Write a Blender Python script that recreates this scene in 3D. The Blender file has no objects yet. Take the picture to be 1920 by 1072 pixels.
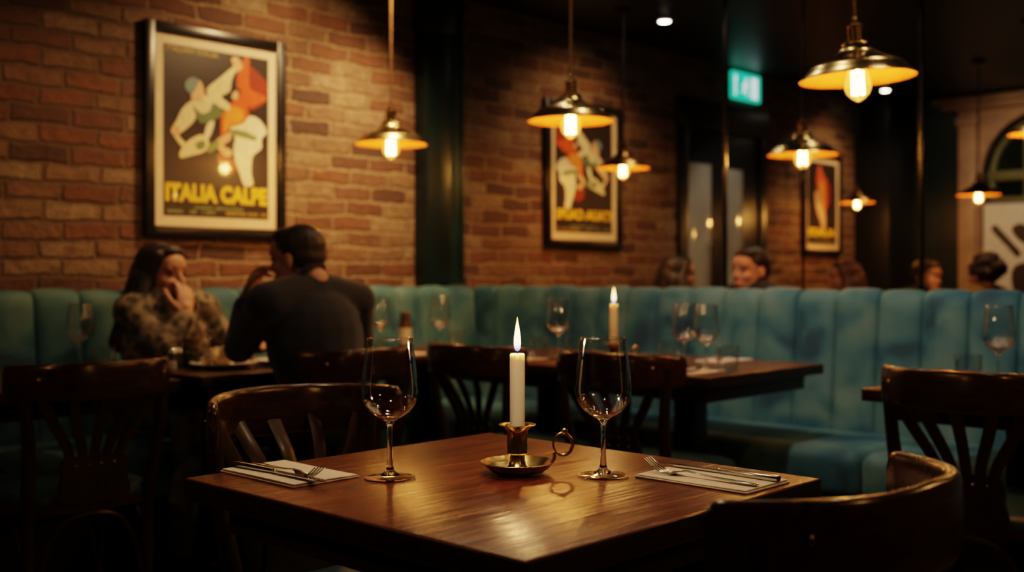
import bpy, bmesh, math, random
from mathutils import Vector, Matrix, Euler
PI = math.pi
R = random.Random(7)
scene = bpy.context.scene
col = bpy.data.collections.new('restaurant'); scene.collection.children.link(col)

# ------------------------------------------------------------------ picture geometry (metres; X along the brick wall, Y towards it)
FPX, HOR, CAMZ = 2054.0, 515.0, 1.075
CS, SN = 0.687, 0.727
def pxd(px, py):
    a = (px - 960.0) / FPX
    return Vector((a * CS + SN, -SN * a + CS, (HOR - py) / FPX))
CAM = Vector((0, 0, CAMZ))
def at_depth(px, py, d): return CAM + pxd(px, py) * d
def on_z(px, py, z):
    v = pxd(px, py); return CAM + v * ((z - CAMZ) / v.z)
def on_x(px, py, x):
    v = pxd(px, py); return CAM + v * (x / v.x)
def on_y(px, py, y):
    v = pxd(px, py); return CAM + v * (y / v.y)

# ------------------------------------------------------------------ materials
class NT:
    def __init__(s, name):
        s.m = bpy.data.materials.new(name); s.m.use_nodes = True
        s.t = s.m.node_tree; s.t.nodes.clear()
        s.out = s.n('ShaderNodeOutputMaterial')
    def n(s, typ, **kw):
        nd = s.t.nodes.new(typ)
        for k, v in kw.items():
            if hasattr(nd, k): setattr(nd, k, v)
        return nd
    def l(s, a, b): s.t.links.new(a, b)
    def set(s, nd, **kw):
        for k, v in kw.items():
            nd.inputs[k.replace('_', ' ')].default_value = v
    def math(s, op, a, b=None, c=None):
        nd = s.n('ShaderNodeMath', operation=op)
        for i, x in enumerate((a, b, c)):
            if x is None: continue
            if isinstance(x, (int, float)): nd.inputs[i].default_value = x
            else: s.l(x, nd.inputs[i])
        return nd.outputs[0]
    def mix(s, f, a, b):
        nd = s.n('ShaderNodeMix', data_type='RGBA')
        for i, x in ((0, f), (6, a), (7, b)):
            if isinstance(x, (int, float)): nd.inputs[i].default_value = x
            elif isinstance(x, tuple): nd.inputs[i].default_value = (*x, 1) if len(x) == 3 else x
            else: s.l(x, nd.inputs[i])
        return nd.outputs[2]
    def ramp(s, f, stops, interp='LINEAR'):
        nd = s.n('ShaderNodeValToRGB'); cr = nd.color_ramp; cr.interpolation = interp
        while len(cr.elements) < len(stops): cr.elements.new(0.5)
        for e, (p, c) in zip(cr.elements, stops):
            e.position = p; e.color = (*c, 1)
        s.l(f, nd.inputs[0]); return nd.outputs[0]
    def noise(s, vec, scale, detail=3, rough=0.5, dist=0):
        nd = s.n('ShaderNodeTexNoise'); nd.inputs['Scale'].default_value = scale
        nd.inputs['Detail'].default_value = detail; nd.inputs['Roughness'].default_value = rough
        nd.inputs['Distortion'].default_value = dist
        if vec is not None: s.l(vec, nd.inputs['Vector'])
        return nd.outputs['Fac']
    def coord(s, scale=(1, 1, 1), which='Object'):
        tc = s.n('ShaderNodeTexCoord'); mp = s.n('ShaderNodeMapping')
        mp.inputs['Scale'].default_value = scale
        s.l(tc.outputs[which], mp.inputs['Vector']); return mp.outputs['Vector']
    def bump(s, h, strength, dist=0.01):
        nd = s.n('ShaderNodeBump'); nd.inputs['Strength'].default_value = strength
        nd.inputs['Distance'].default_value = dist; s.l(h, nd.inputs['Height']); return nd.outputs['Normal']
    def bsdf(s, base=(.5, .5, .5), rough=.5, metal=0, normal=None, **kw):
        b = s.n('ShaderNodeBsdfPrincipled')
        for k, x in (('Base Color', base), ('Roughness', rough), ('Metallic', metal)):
            if isinstance(x, tuple): b.inputs[k].default_value = (*x, 1)
            elif isinstance(x, (int, float)): b.inputs[k].default_value = x
            else: s.l(x, b.inputs[k])
        if normal is not None: s.l(normal, b.inputs['Normal'])
        for k, x in kw.items():
            k = k.replace('_', ' ')
            if isinstance(x, tuple) and len(x) == 3 and b.inputs[k].type == 'RGBA': x = (*x, 1)
            b.inputs[k].default_value = x
        s.l(b.outputs[0], s.out.inputs[0]); return b

def plain(name, base, rough=.5, metal=0, nscale=30, nvar=.25, bump=.0, **kw):
    t = NT(name); v = t.coord()
    n = t.noise(v, nscale, 4)
    lo = tuple(c * (1 - nvar) for c in base); hi = tuple(min(1, c * (1 + nvar)) for c in base)
    c = t.ramp(n, [(.3, lo), (.7, hi)])
    nm = t.bump(n, bump, .004) if bump else None
    t.bsdf(c, rough, metal, nm, **kw); return t.m

def wood(name, dark, light, rough=.3, axis=0, scale=1.0, bump=.25, coat=.0, rvar=.12):
    t = NT(name)
    sc = [14 * scale] * 3; sc[axis] = 1.1 * scale
    v = t.coord(tuple(sc)); v2 = t.coord()
    g = t.noise(v, 4.0, 6, .62, .6)
    big = t.noise(v2, 3.0 * scale, 3)
    f = t.math('ADD', t.math('MULTIPLY', g, .75), t.math('MULTIPLY', big, .3))
    c = t.ramp(f, [(.33, dark), (.52, tuple((a + b) / 2 for a, b in zip(dark, light))), (.72, light)])
    fine = [60 * scale] * 3; fine[axis] = 1.6 * scale
    fg = t.noise(t.coord(tuple(fine)), 2.0, 4, .6, .3)
    h = t.math('ADD', t.math('MULTIPLY', g, .8), t.math('MULTIPLY', fg, .35))
    rr = t.math('ADD', t.math('MULTIPLY', g, rvar * 2), rough - rvar)
    t.bsdf(c, rr, 0, t.bump(h, bump, .004), Coat_Weight=coat, Coat_Roughness=.15, Specular_Tint=(1, .74, .46)); return t.m

def brick_mat(name, ax):
    """old yellow-brown stock brick in stretcher bond; the wall's long direction is axis ax"""
    t = NT(name); v = t.coord()
    sx = t.n('ShaderNodeSeparateXYZ')
    wob = t.n('ShaderNodeTexNoise'); t.l(v, wob.inputs['Vector']); wob.inputs['Scale'].default_value = 7; wob.inputs['Detail'].default_value = 3
    wv = t.n('ShaderNodeVectorMath', operation='MULTIPLY_ADD'); t.l(wob.outputs['Color'], wv.inputs[0])
    wv.inputs[1].default_value = (.045, .045, .045); t.l(v, wv.inputs[2])
    t.l(wv.outputs[0], sx.inputs[0])
    u = sx.outputs[ax]; z = sx.outputs[2]
    BW, BH = .228, .0725
    row = t.math('DIVIDE', z, BH); rf = t.math('FLOOR', row)
    odd = t.math('MODULO', rf, 2.0)
    jit = t.n('ShaderNodeTexWhiteNoise', noise_dimensions='1D'); t.l(rf, jit.inputs['W'])
    sh = t.math('ADD', t.math('MULTIPLY', odd, .5), t.math('MULTIPLY', jit.outputs['Value'], .22))
    cu = t.math('ADD', t.math('DIVIDE', u, BW), sh); cf = t.math('FLOOR', cu)
    fu = t.math('SUBTRACT', cu, cf); fz = t.math('SUBTRACT', row, rf)
    du = t.math('MULTIPLY', t.math('SUBTRACT', .5, t.math('ABSOLUTE', t.math('SUBTRACT', fu, .5))), BW)
    dz = t.math('MULTIPLY', t.math('SUBTRACT', .5, t.math('ABSOLUTE', t.math('SUBTRACT', fz, .5))), BH)
    d = t.math('MINIMUM', du, dz)
    en = t.noise(v, 55, 4)
    d = t.math('ADD', d, t.math('MULTIPLY', t.math('SUBTRACT', en, .5), .010))
    mm = t.n('ShaderNodeMapRange', interpolation_type='SMOOTHSTEP'); t.l(d, mm.inputs[0])
    mm.inputs[1].default_value = .0045; mm.inputs[2].default_value = .0105
    mask = mm.outputs[0]
    cv = t.n('ShaderNodeCombineXYZ'); t.l(cf, cv.inputs[0]); t.l(rf, cv.inputs[1])
    wn = t.n('ShaderNodeTexWhiteNoise', noise_dimensions='2D'); t.l(cv.outputs[0], wn.inputs['Vector'])
    bc = t.ramp(wn.outputs['Value'], [(0, (.06, .034, .026)), (.18, (.14, .060, .036)), (.36, (.25, .10, .05)), (.5, (.18, .082, .05)),
                                      (.66, (.28, .165, .095)), (.82, (.33, .215, .125)), (1, (.40, .29, .18))])
    mot = t.noise(v, 24, 5, .65)
    bc = t.mix(t.ramp(mot, [(.3, (.75, .75, .75)), (.75, (0, 0, 0))]), bc, (.10, .05, .03))
    # left part of the wall has dark raked joints, the rest pale lime mortar
    xx = t.n('ShaderNodeSeparateXYZ'); t.l(v, xx.inputs[0])
    side = t.n('ShaderNodeMapRange', interpolation_type='SMOOTHSTEP')
    t.l(t.math('ADD', xx.outputs[ax], t.math('MULTIPLY', mot, .5)), side.inputs[0]); side.inputs[1].default_value = 2.25; side.inputs[2].default_value = 2.75
    mc = t.mix(side.outputs[0], (.12, .075, .042), (.46, .31, .18))
    mc = t.mix(en, mc, (.20, .13, .075))
    c = t.mix(mask, mc, bc)
    big = t.noise(v, 1.7, 2)
    c = t.mix(t.math('MULTIPLY', big, .45), c, (.05, .026, .016))
    hgt = t.math('ADD', t.math('MULTIPLY', mask, 1.0), t.math('MULTIPLY', mot, .55))
    hgt = t.math('ADD', hgt, t.math('MULTIPLY', wn.outputs['Value'], .35))
    t.bsdf(c, .85, 0, t.bump(hgt, 1.0, .022)); return t.m

def velvet(name):
    t = NT(name); v = t.coord()
    n = t.noise(v, 5.5, 2, .45, .5); f = t.noise(v, 90, 3)
    c = t.ramp(n, [(.34, (.006, .040, .066)), (.43, (.016, .080, .114)), (.56, (.044, .118, .130)), (.75, (.085, .152, .152))])
    t.bsdf(c, .75, 0, t.bump(f, .15, .002), Sheen_Weight=.4, Sheen_Roughness=.35, Sheen_Tint=(.45, .72, .78)); return t.m

def emit(name, color, strength):
    t = NT(name); e = t.n('ShaderNodeEmission'); e.inputs[0].default_value = (*color, 1); e.inputs[1].default_value = strength
    t.l(e.outputs[0], t.out.inputs[0]); return t.m

def thin_glass(name, tint=(1, 1, 1), power=3.0, base=.04, rough=.01, glow=None):
    t = NT(name); lw = t.n('ShaderNodeLayerWeight'); lw.inputs[0].default_value = .5
    f = t.math('ADD', t.math('MULTIPLY', t.math('POWER', lw.outputs['Facing'], power), .85), base)
    tr = t.n('ShaderNodeBsdfTransparent'); tr.inputs[0].default_value = (*tint, 1)
    gl = t.n('ShaderNodeBsdfGlossy'); gl.inputs['Roughness'].default_value = rough
    mx = t.n('ShaderNodeMixShader'); t.l(f, mx.inputs[0]); t.l(tr.outputs[0], mx.inputs[1]); t.l(gl.outputs[0], mx.inputs[2])
    last = mx.outputs[0]
    if glow:
        e = t.n('ShaderNodeEmission'); e.inputs[0].default_value = (*glow[0], 1); e.inputs[1].default_value = glow[1]
        ad = t.n('ShaderNodeAddShader'); t.l(last, ad.inputs[0]); t.l(e.outputs[0], ad.inputs[1]); last = ad.outputs[0]
    t.l(last, t.out.inputs[0]); return t.m

M = {}
M['brick'] = brick_mat('old_brick', 0)
M['velvet'] = velvet('teal_velvet')
M['green_paint'] = plain('dark_green_paint', (.006, .016, .015), .35, nscale=6, nvar=.3)
M['green_panel'] = plain('bottle_green_panel', (.008, .030, .026), .38, nscale=5, nvar=.3)
M['ceiling'] = plain('dark_ceiling', (.006, .014, .015), .45, nscale=3, nvar=.3)
M['black'] = plain('black_paint', (.006, .006, .007), .35, nvar=.3)
M['black_frame'] = plain('black_frame_lacquer', (.010, .009, .008), .3, nvar=.2)
M['cream_paint'] = plain('cream_paint', (.34, .22, .14), .5, nscale=8, nvar=.2)
M['tabletop'] = wood('mahogany_top', (.030, .006, .003), (.145, .032, .011), .25, 0, .8, .5, .0, .06)
M['tabletop_b'] = wood('walnut_top', (.035, .012, .006), (.11, .04, .018), .30, 0, 1.0, .2, .0)
M['table_edge'] = wood('shaded_table_edge', (.008, .003, .0018), (.026, .009, .004), .42, 0, 1.0, .2)  # colour darkened so table sides carry the shade of unlit edges
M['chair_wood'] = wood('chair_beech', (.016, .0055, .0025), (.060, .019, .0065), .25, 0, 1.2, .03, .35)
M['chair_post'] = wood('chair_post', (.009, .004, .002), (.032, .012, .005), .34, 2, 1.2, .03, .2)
M['iron'] = plain('black_iron', (.008, .008, .009), .4, .6)
M['brass'] = None
t = NT('aged_brass'); v = t.coord(); n = t.noise(v, 18, 5)
t.bsdf(t.ramp(n, [(.3, (.30, .19, .065)), (.7, (.56, .38, .15))]), t.math('ADD', t.math('MULTIPLY', n, .2), .16), 1.0); M['brass'] = t.m
t = NT('shade_brass'); v = t.coord(); n = t.noise(v, 12, 4)
t.bsdf(t.ramp(n, [(.3, (.48, .34, .15)), (.7, (.66, .50, .25))]), t.math('ADD', t.math('MULTIPLY', n, .12), .17), 1.0, Anisotropic=.6); M['shade'] = t.m
M['shade_dark'] = plain('dark_bronze', (.10, .06, .025), .32, 1.0, nscale=12)
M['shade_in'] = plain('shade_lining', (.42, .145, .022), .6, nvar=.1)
M['cord'] = plain('twisted_brown_cord', (.22, .11, .045), .7, nscale=200, nvar=.5)
M['bulb'] = thin_glass('amber_bulb_glass', (1, .82, .5), 2.5, .05, .02, ((1, .42, .07), .9))
M['filament'] = emit('hot_filament', (1, .66, .27), 55)
M['glass'] = thin_glass('clear_thin_glass', (.98, .98, .98), 2.2, .05, .015)
t = NT('solid_crystal'); t.bsdf((1, 1, 1), .0, 0, None, Transmission_Weight=1.0, IOR=1.5); M['crystal'] = t.m
M['steel'] = plain('polished_steel', (.62, .58, .53), .14, 1.0, nscale=40, nvar=.1)
M['napkin'] = plain('linen_napkin', (.62, .52, .43), .85, nscale=120, nvar=.08, bump=.2)
M['china'] = plain('white_china', (.72, .68, .62), .25, nvar=.04)
t = NT('candle_wax'); t.bsdf((.88, .74, .56), .45, 0, None, Subsurface_Weight=1.0, Subsurface_Radius=(1.0, .5, .22), Subsurface_Scale=.03); M['wax'] = t.m
t = NT('candle_flame'); tc = t.n('ShaderNodeTexCoord'); sp = t.n('ShaderNodeSeparateXYZ'); t.l(tc.outputs['Generated'], sp.inputs[0])
e = t.n('ShaderNodeEmission'); t.l(t.ramp(sp.outputs[2], [(0, (.10, .16, 1.0)), (.14, (.5, .35, .5)), (.26, (1, .60, .22)), (.55, (1, .66, .27)), (1, (1, .34, .05))]), e.inputs[0])
st = t.n('ShaderNodeMapRange'); t.l(sp.outputs[2], st.inputs[0]); st.inputs[1].default_value = .0; st.inputs[2].default_value = .3; st.inputs[3].default_value = 1.5; st.inputs[4].default_value = 9
t.l(st.outputs[0], e.inputs[1]); t.l(e.outputs[0], t.out.inputs[0]); M['flame'] = t.m
M['wick'] = plain('burnt_wick', (.02, .015, .012), .9)
M['skin'] = plain('skin', (.50, .25, .16), .5, nscale=25, nvar=.1, Subsurface_Weight=.1, Subsurface_Radius=(.02, .008, .004))
M['lips'] = plain('lips', (.38, .11, .09), .45, nvar=.1)
M['eye'] = plain('eye', (.10, .07, .06), .2, nvar=.2)
def hair(name, c):
    t = NT(name); v = t.coord((120, 120, 12)); n = t.noise(v, 1.0, 4)
    t.bsdf(t.ramp(n, [(.3, tuple(x * .5 for x in c)), (.7, tuple(x * 1.5 for x in c))]), .5, 0, t.bump(n, .5, .004)); return t.m
M['hair_dark'] = hair('dark_brown_hair', (.014, .008, .006))
M['hair_short'] = hair('short_brown_hair', (.035, .020, .012))
M['hair_auburn'] = hair('auburn_hair', (.09, .03, .014))
M['navy'] = plain('navy_wool', (.007, .009, .017), .9, nscale=150, nvar=.3, bump=.3, Sheen_Weight=.25)
M['trousers'] = plain('dark_trousers', (.010, .011, .014), .85, nscale=100)
M['charcoal'] = plain('charcoal_cotton', (.012, .012, .013), .85, nscale=80)
M['mustard'] = plain('mustard_wool', (.22, .13, .03), .9, nscale=60)
M['rust'] = plain('brown_cardigan', (.10, .045, .02), .9, nscale=60)
t = NT('printed_blouse'); v = t.coord()
vo = t.n('ShaderNodeTexVoronoi', feature='SMOOTH_F1'); vo.inputs['Scale'].default_value = 34; t.l(v, vo.inputs['Vector'])
n = t.noise(v, 16, 4, .6, 1.2); f = t.math('ADD', t.math('MULTIPLY', vo.outputs['Distance'], .6), t.math('MULTIPLY', n, .7))
t.bsdf(t.ramp(f, [(.40, (.018, .015, .008)), (.50, (.06, .048, .026)), (.60, (.13, .10, .058)), (.72, (.26, .20, .13))]), .8); M['blouse'] = t.m
M['trouser_print'] = plain('grey_printed_cloth', (.10, .10, .09), .85, nscale=22, nvar=.8)
t = NT('dark_board_floor'); v = t.coord(); sp = t.n('ShaderNodeSeparateXYZ'); t.l(v, sp.inputs[0])
pr = t.math('FLOOR', t.math('DIVIDE', sp.outputs[1], .14)); wn = t.n('ShaderNodeTexWhiteNoise', noise_dimensions='1D'); t.l(pr, wn.inputs['W'])
gap = t.math('LESS_THAN', t.math('FRACT', t.math('DIVIDE', sp.outputs[1], .14)), .03)
gn = t.noise(t.coord((1.5, 24, 1)), 3, 5)
cc = t.ramp(t.math('ADD', t.math('MULTIPLY', gn, .6), t.math('MULTIPLY', wn.outputs['Value'], .4)), [(.2, (.045, .028, .014)), (.8, (.12, .08, .042))])
t.bsdf(t.mix(gap, cc, (.008, .006, .004)), .5, 0, t.bump(gn, .15, .004)); M['floor'] = t.m
# poster inks
def ink(name, c): return plain(name, c, .38, nscale=40, nvar=.12, Coat_Weight=.6, Coat_Roughness=.06)
INK = {k: ink('ink_' + k, c) for k, c in dict(dark=(.030, .020, .019), cream=(.74, .62, .38), pale=(.80, .72, .52), peach=(.72, .42, .24),
       bluegrey=(.16, .24, .24), green=(.14, .19, .09), red=(.72, .115, .03), deepred=(.30, .04, .018), yellow=(.80, .52, .04), ochre=(.45, .31, .06),
       leaf=(.20, .25, .10), black=(.016, .012, .012), orange=(.85, .30, .06), white=(.50, .49, .47)).items()}
M['mat_board'] = plain('cream_mat_board', (.74, .58, .40), .6, nvar=.05)
M['exit_green'] = emit('lit_exit_green', (.012, .34, .22), 1.6)
M['exit_white'] = emit('lit_exit_white', (.55, .62, .66), 1.5)
M['downlight'] = emit('downlight_lens', (1, .84, .6), 30)
M['pale_door'] = plain('pale_door_glass', (.30, .30, .26), .1, nscale=4, nvar=.15)
M['olive'] = plain('olive_window_bar', (.13, .135, .06), .5)
M['window_glass'] = plain('dark_window_glass', (.012, .018, .013), .06, nscale=3, nvar=.6)
M['chrome_post'] = plain('thin_dark_steel', (.10, .09, .08), .22, 1.0)
M['yellow_label'] = plain('lemon', (.55, .40, .06), .5)
M['food'] = plain('bread_and_salad', (.62, .47, .28), .8, nscale=60, nvar=.4, bump=.5)
M['food_red'] = plain('tomato', (.42, .13, .05), .5, nscale=60, nvar=.4)
M['oil'] = plain('olive_oil_bottle', (.05, .055, .012), .1, nvar=.2, Transmission_Weight=.3)
M['amber_drink'] = plain('amber_drink', (.20, .12, .02), .1, Transmission_Weight=.3)
M['cap_brown'] = plain('brown_cap', (.07, .03, .015), .4)
M['ground_pepper'] = plain('peppercorns', (.03, .02, .015), .7)

# ------------------------------------------------------------------ mesh helpers
def fan(c, n):
    return [c + i for i in range(n)]
class MB:
    def __init__(s): s.v = []; s.f = []; s.mi = []
    def add(s, vs, fs, mi=0):
        b = len(s.v); s.v += [tuple(x) for x in vs]; s.f += [tuple(b + i for i in f) for f in fs]; s.mi += [mi] * len(fs); return s
    def box(s, lo, hi, bev=0.0, mi=0, rot=None, seg=2):
        bm = bmesh.new(); bmesh.ops.create_cube(bm, size=1)
        lo, hi = Vector(lo), Vector(hi); c = (lo + hi) / 2; d = hi - lo
        for v in bm.verts: v.co = Vector((v.co.x * d.x, v.co.y * d.y, v.co.z * d.z))
        if bev: bmesh.ops.bevel(bm, geom=bm.edges[:], offset=bev, segments=seg, profile=.5, affect='EDGES')
        mt = (rot.to_matrix() if isinstance(rot, Euler) else rot) if rot is not None else Matrix.Identity(3)
        for v in bm.verts: v.co = mt @ v.co + c
        bm.verts.index_update()
        s.add([v.co for v in bm.verts], [[v.index for v in f.verts] for f in bm.faces], mi); bm.free(); return s
    def lathe(s, prof, seg=32, c=(0, 0, 0), mi=0, close=True, wob=None):
        vs, fs = [], []; n = len(prof)
        for k in range(seg):
            a = 2 * PI * k / seg
            for (r, z) in prof:
                q = r * (wob(a, z) if wob else 1)
                vs.append((c[0] + q * math.cos(a), c[1] + q * math.sin(a), c[2] + z))
        for k in range(seg):
            k2 = (k + 1) % seg
            for j in range(n - 1): fs.append((k * n + j, k2 * n + j, k2 * n + j + 1, k * n + j + 1))
        s.add(vs, fs, mi); return s
    def tube(s, pts, rad, seg=10, mi=0, cap=True, closed=False, flat=None, up=(0, 0, 1)):
        """swept tube; rad number or list; flat: (a, b) half sizes along (side, up) per point list"""
        pts = [Vector(p) for p in pts]; n = len(pts); vs, fs = [], []
        prev = None
        for i, p in enumerate(pts):
            if closed: d = pts[(i + 1) % n] - pts[i - 1]
            else: d = pts[min(i + 1, n - 1)] - pts[max(i - 1, 0)]
            d.normalize()
            u0 = Vector(up) if prev is None else prev
            if abs(u0.dot(d)) > .97: u0 = Vector((1, 0, 0)) if abs(d.x) < .9 else Vector((0, 1, 0))
            sd = d.cross(u0).normalized(); uu = sd.cross(d).normalized(); prev = uu if flat is None else None
            r = rad[i] if isinstance(rad, (list, tuple)) else rad
            a, b = (r, r) if flat is None else (flat[i] if isinstance(flat, list) else flat)
            for k in range(seg):
                t_ = 2 * PI * k / seg
                if flat is not None:   # superellipse: a rounded bar
                    cx, cy = math.cos(t_), math.sin(t_)
                    cx = math.copysign(abs(cx) ** .5, cx); cy = math.copysign(abs(cy) ** .5, cy)
                else: cx, cy = math.cos(t_), math.sin(t_)
                vs.append(p + sd * cx * a + uu * cy * b)
        m = n if closed else n - 1
        for i in range(m):
            i2 = (i + 1) % n
            for k in range(seg):
                k2 = (k + 1) % seg; fs.append((i * seg + k, i * seg + k2, i2 * seg + k2, i2 * seg + k))
        if cap and not closed:
            fs.append(tuple(reversed(range(seg)))); fs.append(tuple((n - 1) * seg + k for k in range(seg)))
        s.add(vs, fs, mi); return s
    def poly(s, pts, nrm=None, mi=0):
        s.add(pts, [tuple(range(len(pts)))], mi); return s
    def prism(s, pts2, z0, z1, mi=0, fr=None):
        """2-D outline extruded along the local z; fr maps (x, y, z) to a point"""
        fr = fr or (lambda x, y, z: (x, y, z)); n = len(pts2)
        s.add([fr(x, y, z0) for x, y in pts2] + [fr(x, y, z1) for x, y in pts2],
              [tuple(reversed(range(n))), tuple(n + i for i in range(n))] + [(i, (i + 1) % n, n + (i + 1) % n, n + i) for i in range(n)], mi); return s
    def ell(s, c, r, basis=None, seg=16, rings=10, mi=0):
        c = Vector(c); basis = basis or Matrix.Identity(3); vs, fs = [], []
        r = (r, r, r) if isinstance(r, (int, float)) else r
        vs.append(c + basis @ Vector((0, 0, r[2])))
        for j in range(1, rings):
            th = PI * j / rings
            for k in range(seg):
                a = 2 * PI * k / seg
                vs.append(c + basis @ Vector((r[0] * math.sin(th) * math.cos(a), r[1] * math.sin(th) * math.sin(a), r[2] * math.cos(th))))
        vs.append(c + basis @ Vector((0, 0, -r[2]))); L = len(vs) - 1
        for k in range(seg):
            k2 = (k + 1) % seg
            fs.append((0, 1 + k, 1 + k2)); fs.append((L, L - seg + k2, L - seg + k))
            for j in range(rings - 2):
                a0 = 1 + j * seg; fs.append((a0 + k, a0 + seg + k, a0 + seg + k2, a0 + k2))
        s.add(vs, fs, mi); return s
    def cap(s, a, b, ra, rb, seg=14):
        """tapered capsule from a to b"""
        a, b = Vector(a), Vector(b); d = b - a; L = d.length
        if L < 1e-5: return s.ell(a, ra)
        d.normalize(); u = Vector((0, 0, 1)) if abs(d.z) < .9 else Vector((1, 0, 0))
        sd = d.cross(u).normalized(); uu = sd.cross(d).normalized(); rings = []
        for i in range(5): th = PI / 2 * (i / 5.0); rings.append((-ra * math.cos(th), max(ra * math.sin(th), ra * .06)))
        rings += [(0, ra), (L, rb)]
        for i in range(1, 6): th = PI / 2 * (i / 5.0); rings.append((L + rb * math.sin(th), max(rb * math.cos(th), rb * .06)))
        vs, fs = [], []
        for (x, r) in rings:
            for k in range(seg):
                t_ = 2 * PI * k / seg; vs.append(a + d * x + sd * r * math.cos(t_) + uu * r * math.sin(t_))
        n = len(rings)
        for i in range(n - 1):
            for k in range(seg):
                k2 = (k + 1) % seg; fs.append((i * seg + k, i * seg + k2, (i + 1) * seg + k2, (i + 1) * seg + k))
        fs.append(tuple(reversed(range(seg)))); fs.append(tuple((n - 1) * seg + k for k in range(seg)))
        s.add(vs, fs); return s
    def mesh(s, name, mats, smooth=True, angle=40):
        me = bpy.data.meshes.new(name); me.from_pydata(s.v, [], s.f); me.validate()
        for m in (mats if isinstance(mats, (list, tuple)) else [mats]): me.materials.append(m)
        if any(s.mi) and len(s.mi) == len(me.polygons): me.polygons.foreach_set('material_index', s.mi)
        bm = bmesh.new(); bm.from_mesh(me); bmesh.ops.remove_doubles(bm, verts=bm.verts, dist=1e-6)
        bmesh.ops.recalc_face_normals(bm, faces=bm.faces)
        if smooth:
            for e in bm.edges: e.smooth = not (len(e.link_faces) == 2 and e.calc_face_angle(0) > math.radians(angle))
            for f in bm.faces: f.smooth = True
        bm.to_mesh(me); bm.free(); return me
    def obj(s, name, mats, parent=None, smooth=True, angle=40, loc=None):
        o = bpy.data.objects.new(name, s.mesh(name, mats, smooth, angle)); col.objects.link(o)
        if parent is not None: o.parent = parent
        if loc is not None: o.location = loc
        return o
    def voxel(s, name, mat, size, smooth=4, parent=None):
        """join overlapping solids into one continuous skin"""
        me = bpy.data.meshes.new('raw'); me.from_pydata(s.v, [], s.f)
        ob = bpy.data.objects.new('raw', me); col.objects.link(ob)
        md = ob.modifiers.new('r', 'REMESH'); md.mode = 'VOXEL'; md.voxel_size = size; md.use_smooth_shade = True
        if smooth:
            m2 = ob.modifiers.new('s', 'SMOOTH'); m2.factor = .5; m2.iterations = smooth
        dg = bpy.context.evaluated_depsgraph_get(); dg.update()
        nm = bpy.data.meshes.new_from_object(ob.evaluated_get(dg)); bpy.data.objects.remove(ob)
        nm.name = name; nm.materials.clear(); nm.materials.append(mat)
        for p in nm.polygons: p.use_smooth = True
        o = bpy.data.objects.new(name, nm); col.objects.link(o); o.parent = parent; return o

def tag(o, label, cat, group=None):
    o['label'] = label; o['category'] = cat
    if group: o['group'] = group
    return o
def struct(o): o['kind'] = 'structure'; return o
def thing(name, label, cat, loc=(0, 0, 0), rz=0, group=None):
    o = bpy.data.objects.new(name, None); col.objects.link(o); o.empty_display_size = .1
    o.location = loc; o.rotation_euler = (0, 0, rz); return tag(o, label, cat, group)
def dup(src, loc, rz=0, label=None, group=None, cat=None, rot=None, scale=None):
    def cp(o, p):
        c = o.copy(); col.objects.link(c); c.parent = p
        for ch in list(o.children): cp(ch, c)
        return c
    r = cp(src, None); r.location = loc; r.rotation_euler = rot or (0, 0, rz)
    if scale: r.scale = scale
    if label: r['label'] = label
    if group: r['group'] = group
    if cat: r['category'] = cat
    return r
def smooth_closed(pts, k=4):
    n = len(pts); out = []
    for i in range(n):
        p0, p1, p2, p3 = pts[i - 1], pts[i], pts[(i + 1) % n], pts[(i + 2) % n]
        for j in range(k):
            t_ = j / k; o = []
            for a in range(2):
                o.append(.5 * (2 * p1[a] + (p2[a] - p0[a]) * t_ + (2 * p0[a] - 5 * p1[a] + 4 * p2[a] - p3[a]) * t_ ** 2 + (3 * p1[a] - p0[a] - 3 * p2[a] + p3[a]) * t_ ** 3))
            out.append(tuple(o))
    return out
def curve_pts(pts, k=6):
    pts = [Vector(p) for p in pts]; n = len(pts); out = []
    for i in range(n - 1):
        p0, p1, p2, p3 = pts[max(i - 1, 0)], pts[i], pts[i + 1], pts[min(i + 2, n - 1)]
        for j in range(k):
            t_ = j / k
            out.append(.5 * (2 * p1 + (p2 - p0) * t_ + (2 * p0 - 5 * p1 + 4 * p2 - p3) * t_ ** 2 + (3 * p1 - p0 - 3 * p2 + p3) * t_ ** 3))
    out.append(pts[-1]); return out
def text_mesh(s, size, mat, name, parent, loc, width=None, flip=False, bold=.0):
    cu = bpy.data.curves.new('t', 'FONT'); cu.body = s; cu.size = size; cu.align_x = 'CENTER'; cu.align_y = 'CENTER'; cu.offset = bold; cu.resolution_u = 3
    ob = bpy.data.objects.new('t', cu); col.objects.link(ob)
    dg = bpy.context.evaluated_depsgraph_get(); dg.update()
    me = bpy.data.meshes.new_from_object(ob.evaluated_get(dg)); bpy.data.objects.remove(ob)
    xs = [v.co.x for v in me.vertices]; ys = [v.co.y for v in me.vertices]; w = max(xs) - min(xs); hh = max(ys) - min(ys); cx = (max(xs) + min(xs)) / 2; cy = (max(ys) + min(ys)) / 2
    k = (width / w) if width else 1; ky = size / hh
    for v in me.vertices: v.co = Vector(((v.co.x - cx) * k * (-1 if flip else 1), 0, (v.co.y - cy) * ky))
    me.materials.clear(); me.materials.append(mat); me.name = name
    o = bpy.data.objects.new(name, me); col.objects.link(o); o.parent = parent; o.location = loc; return o

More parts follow.
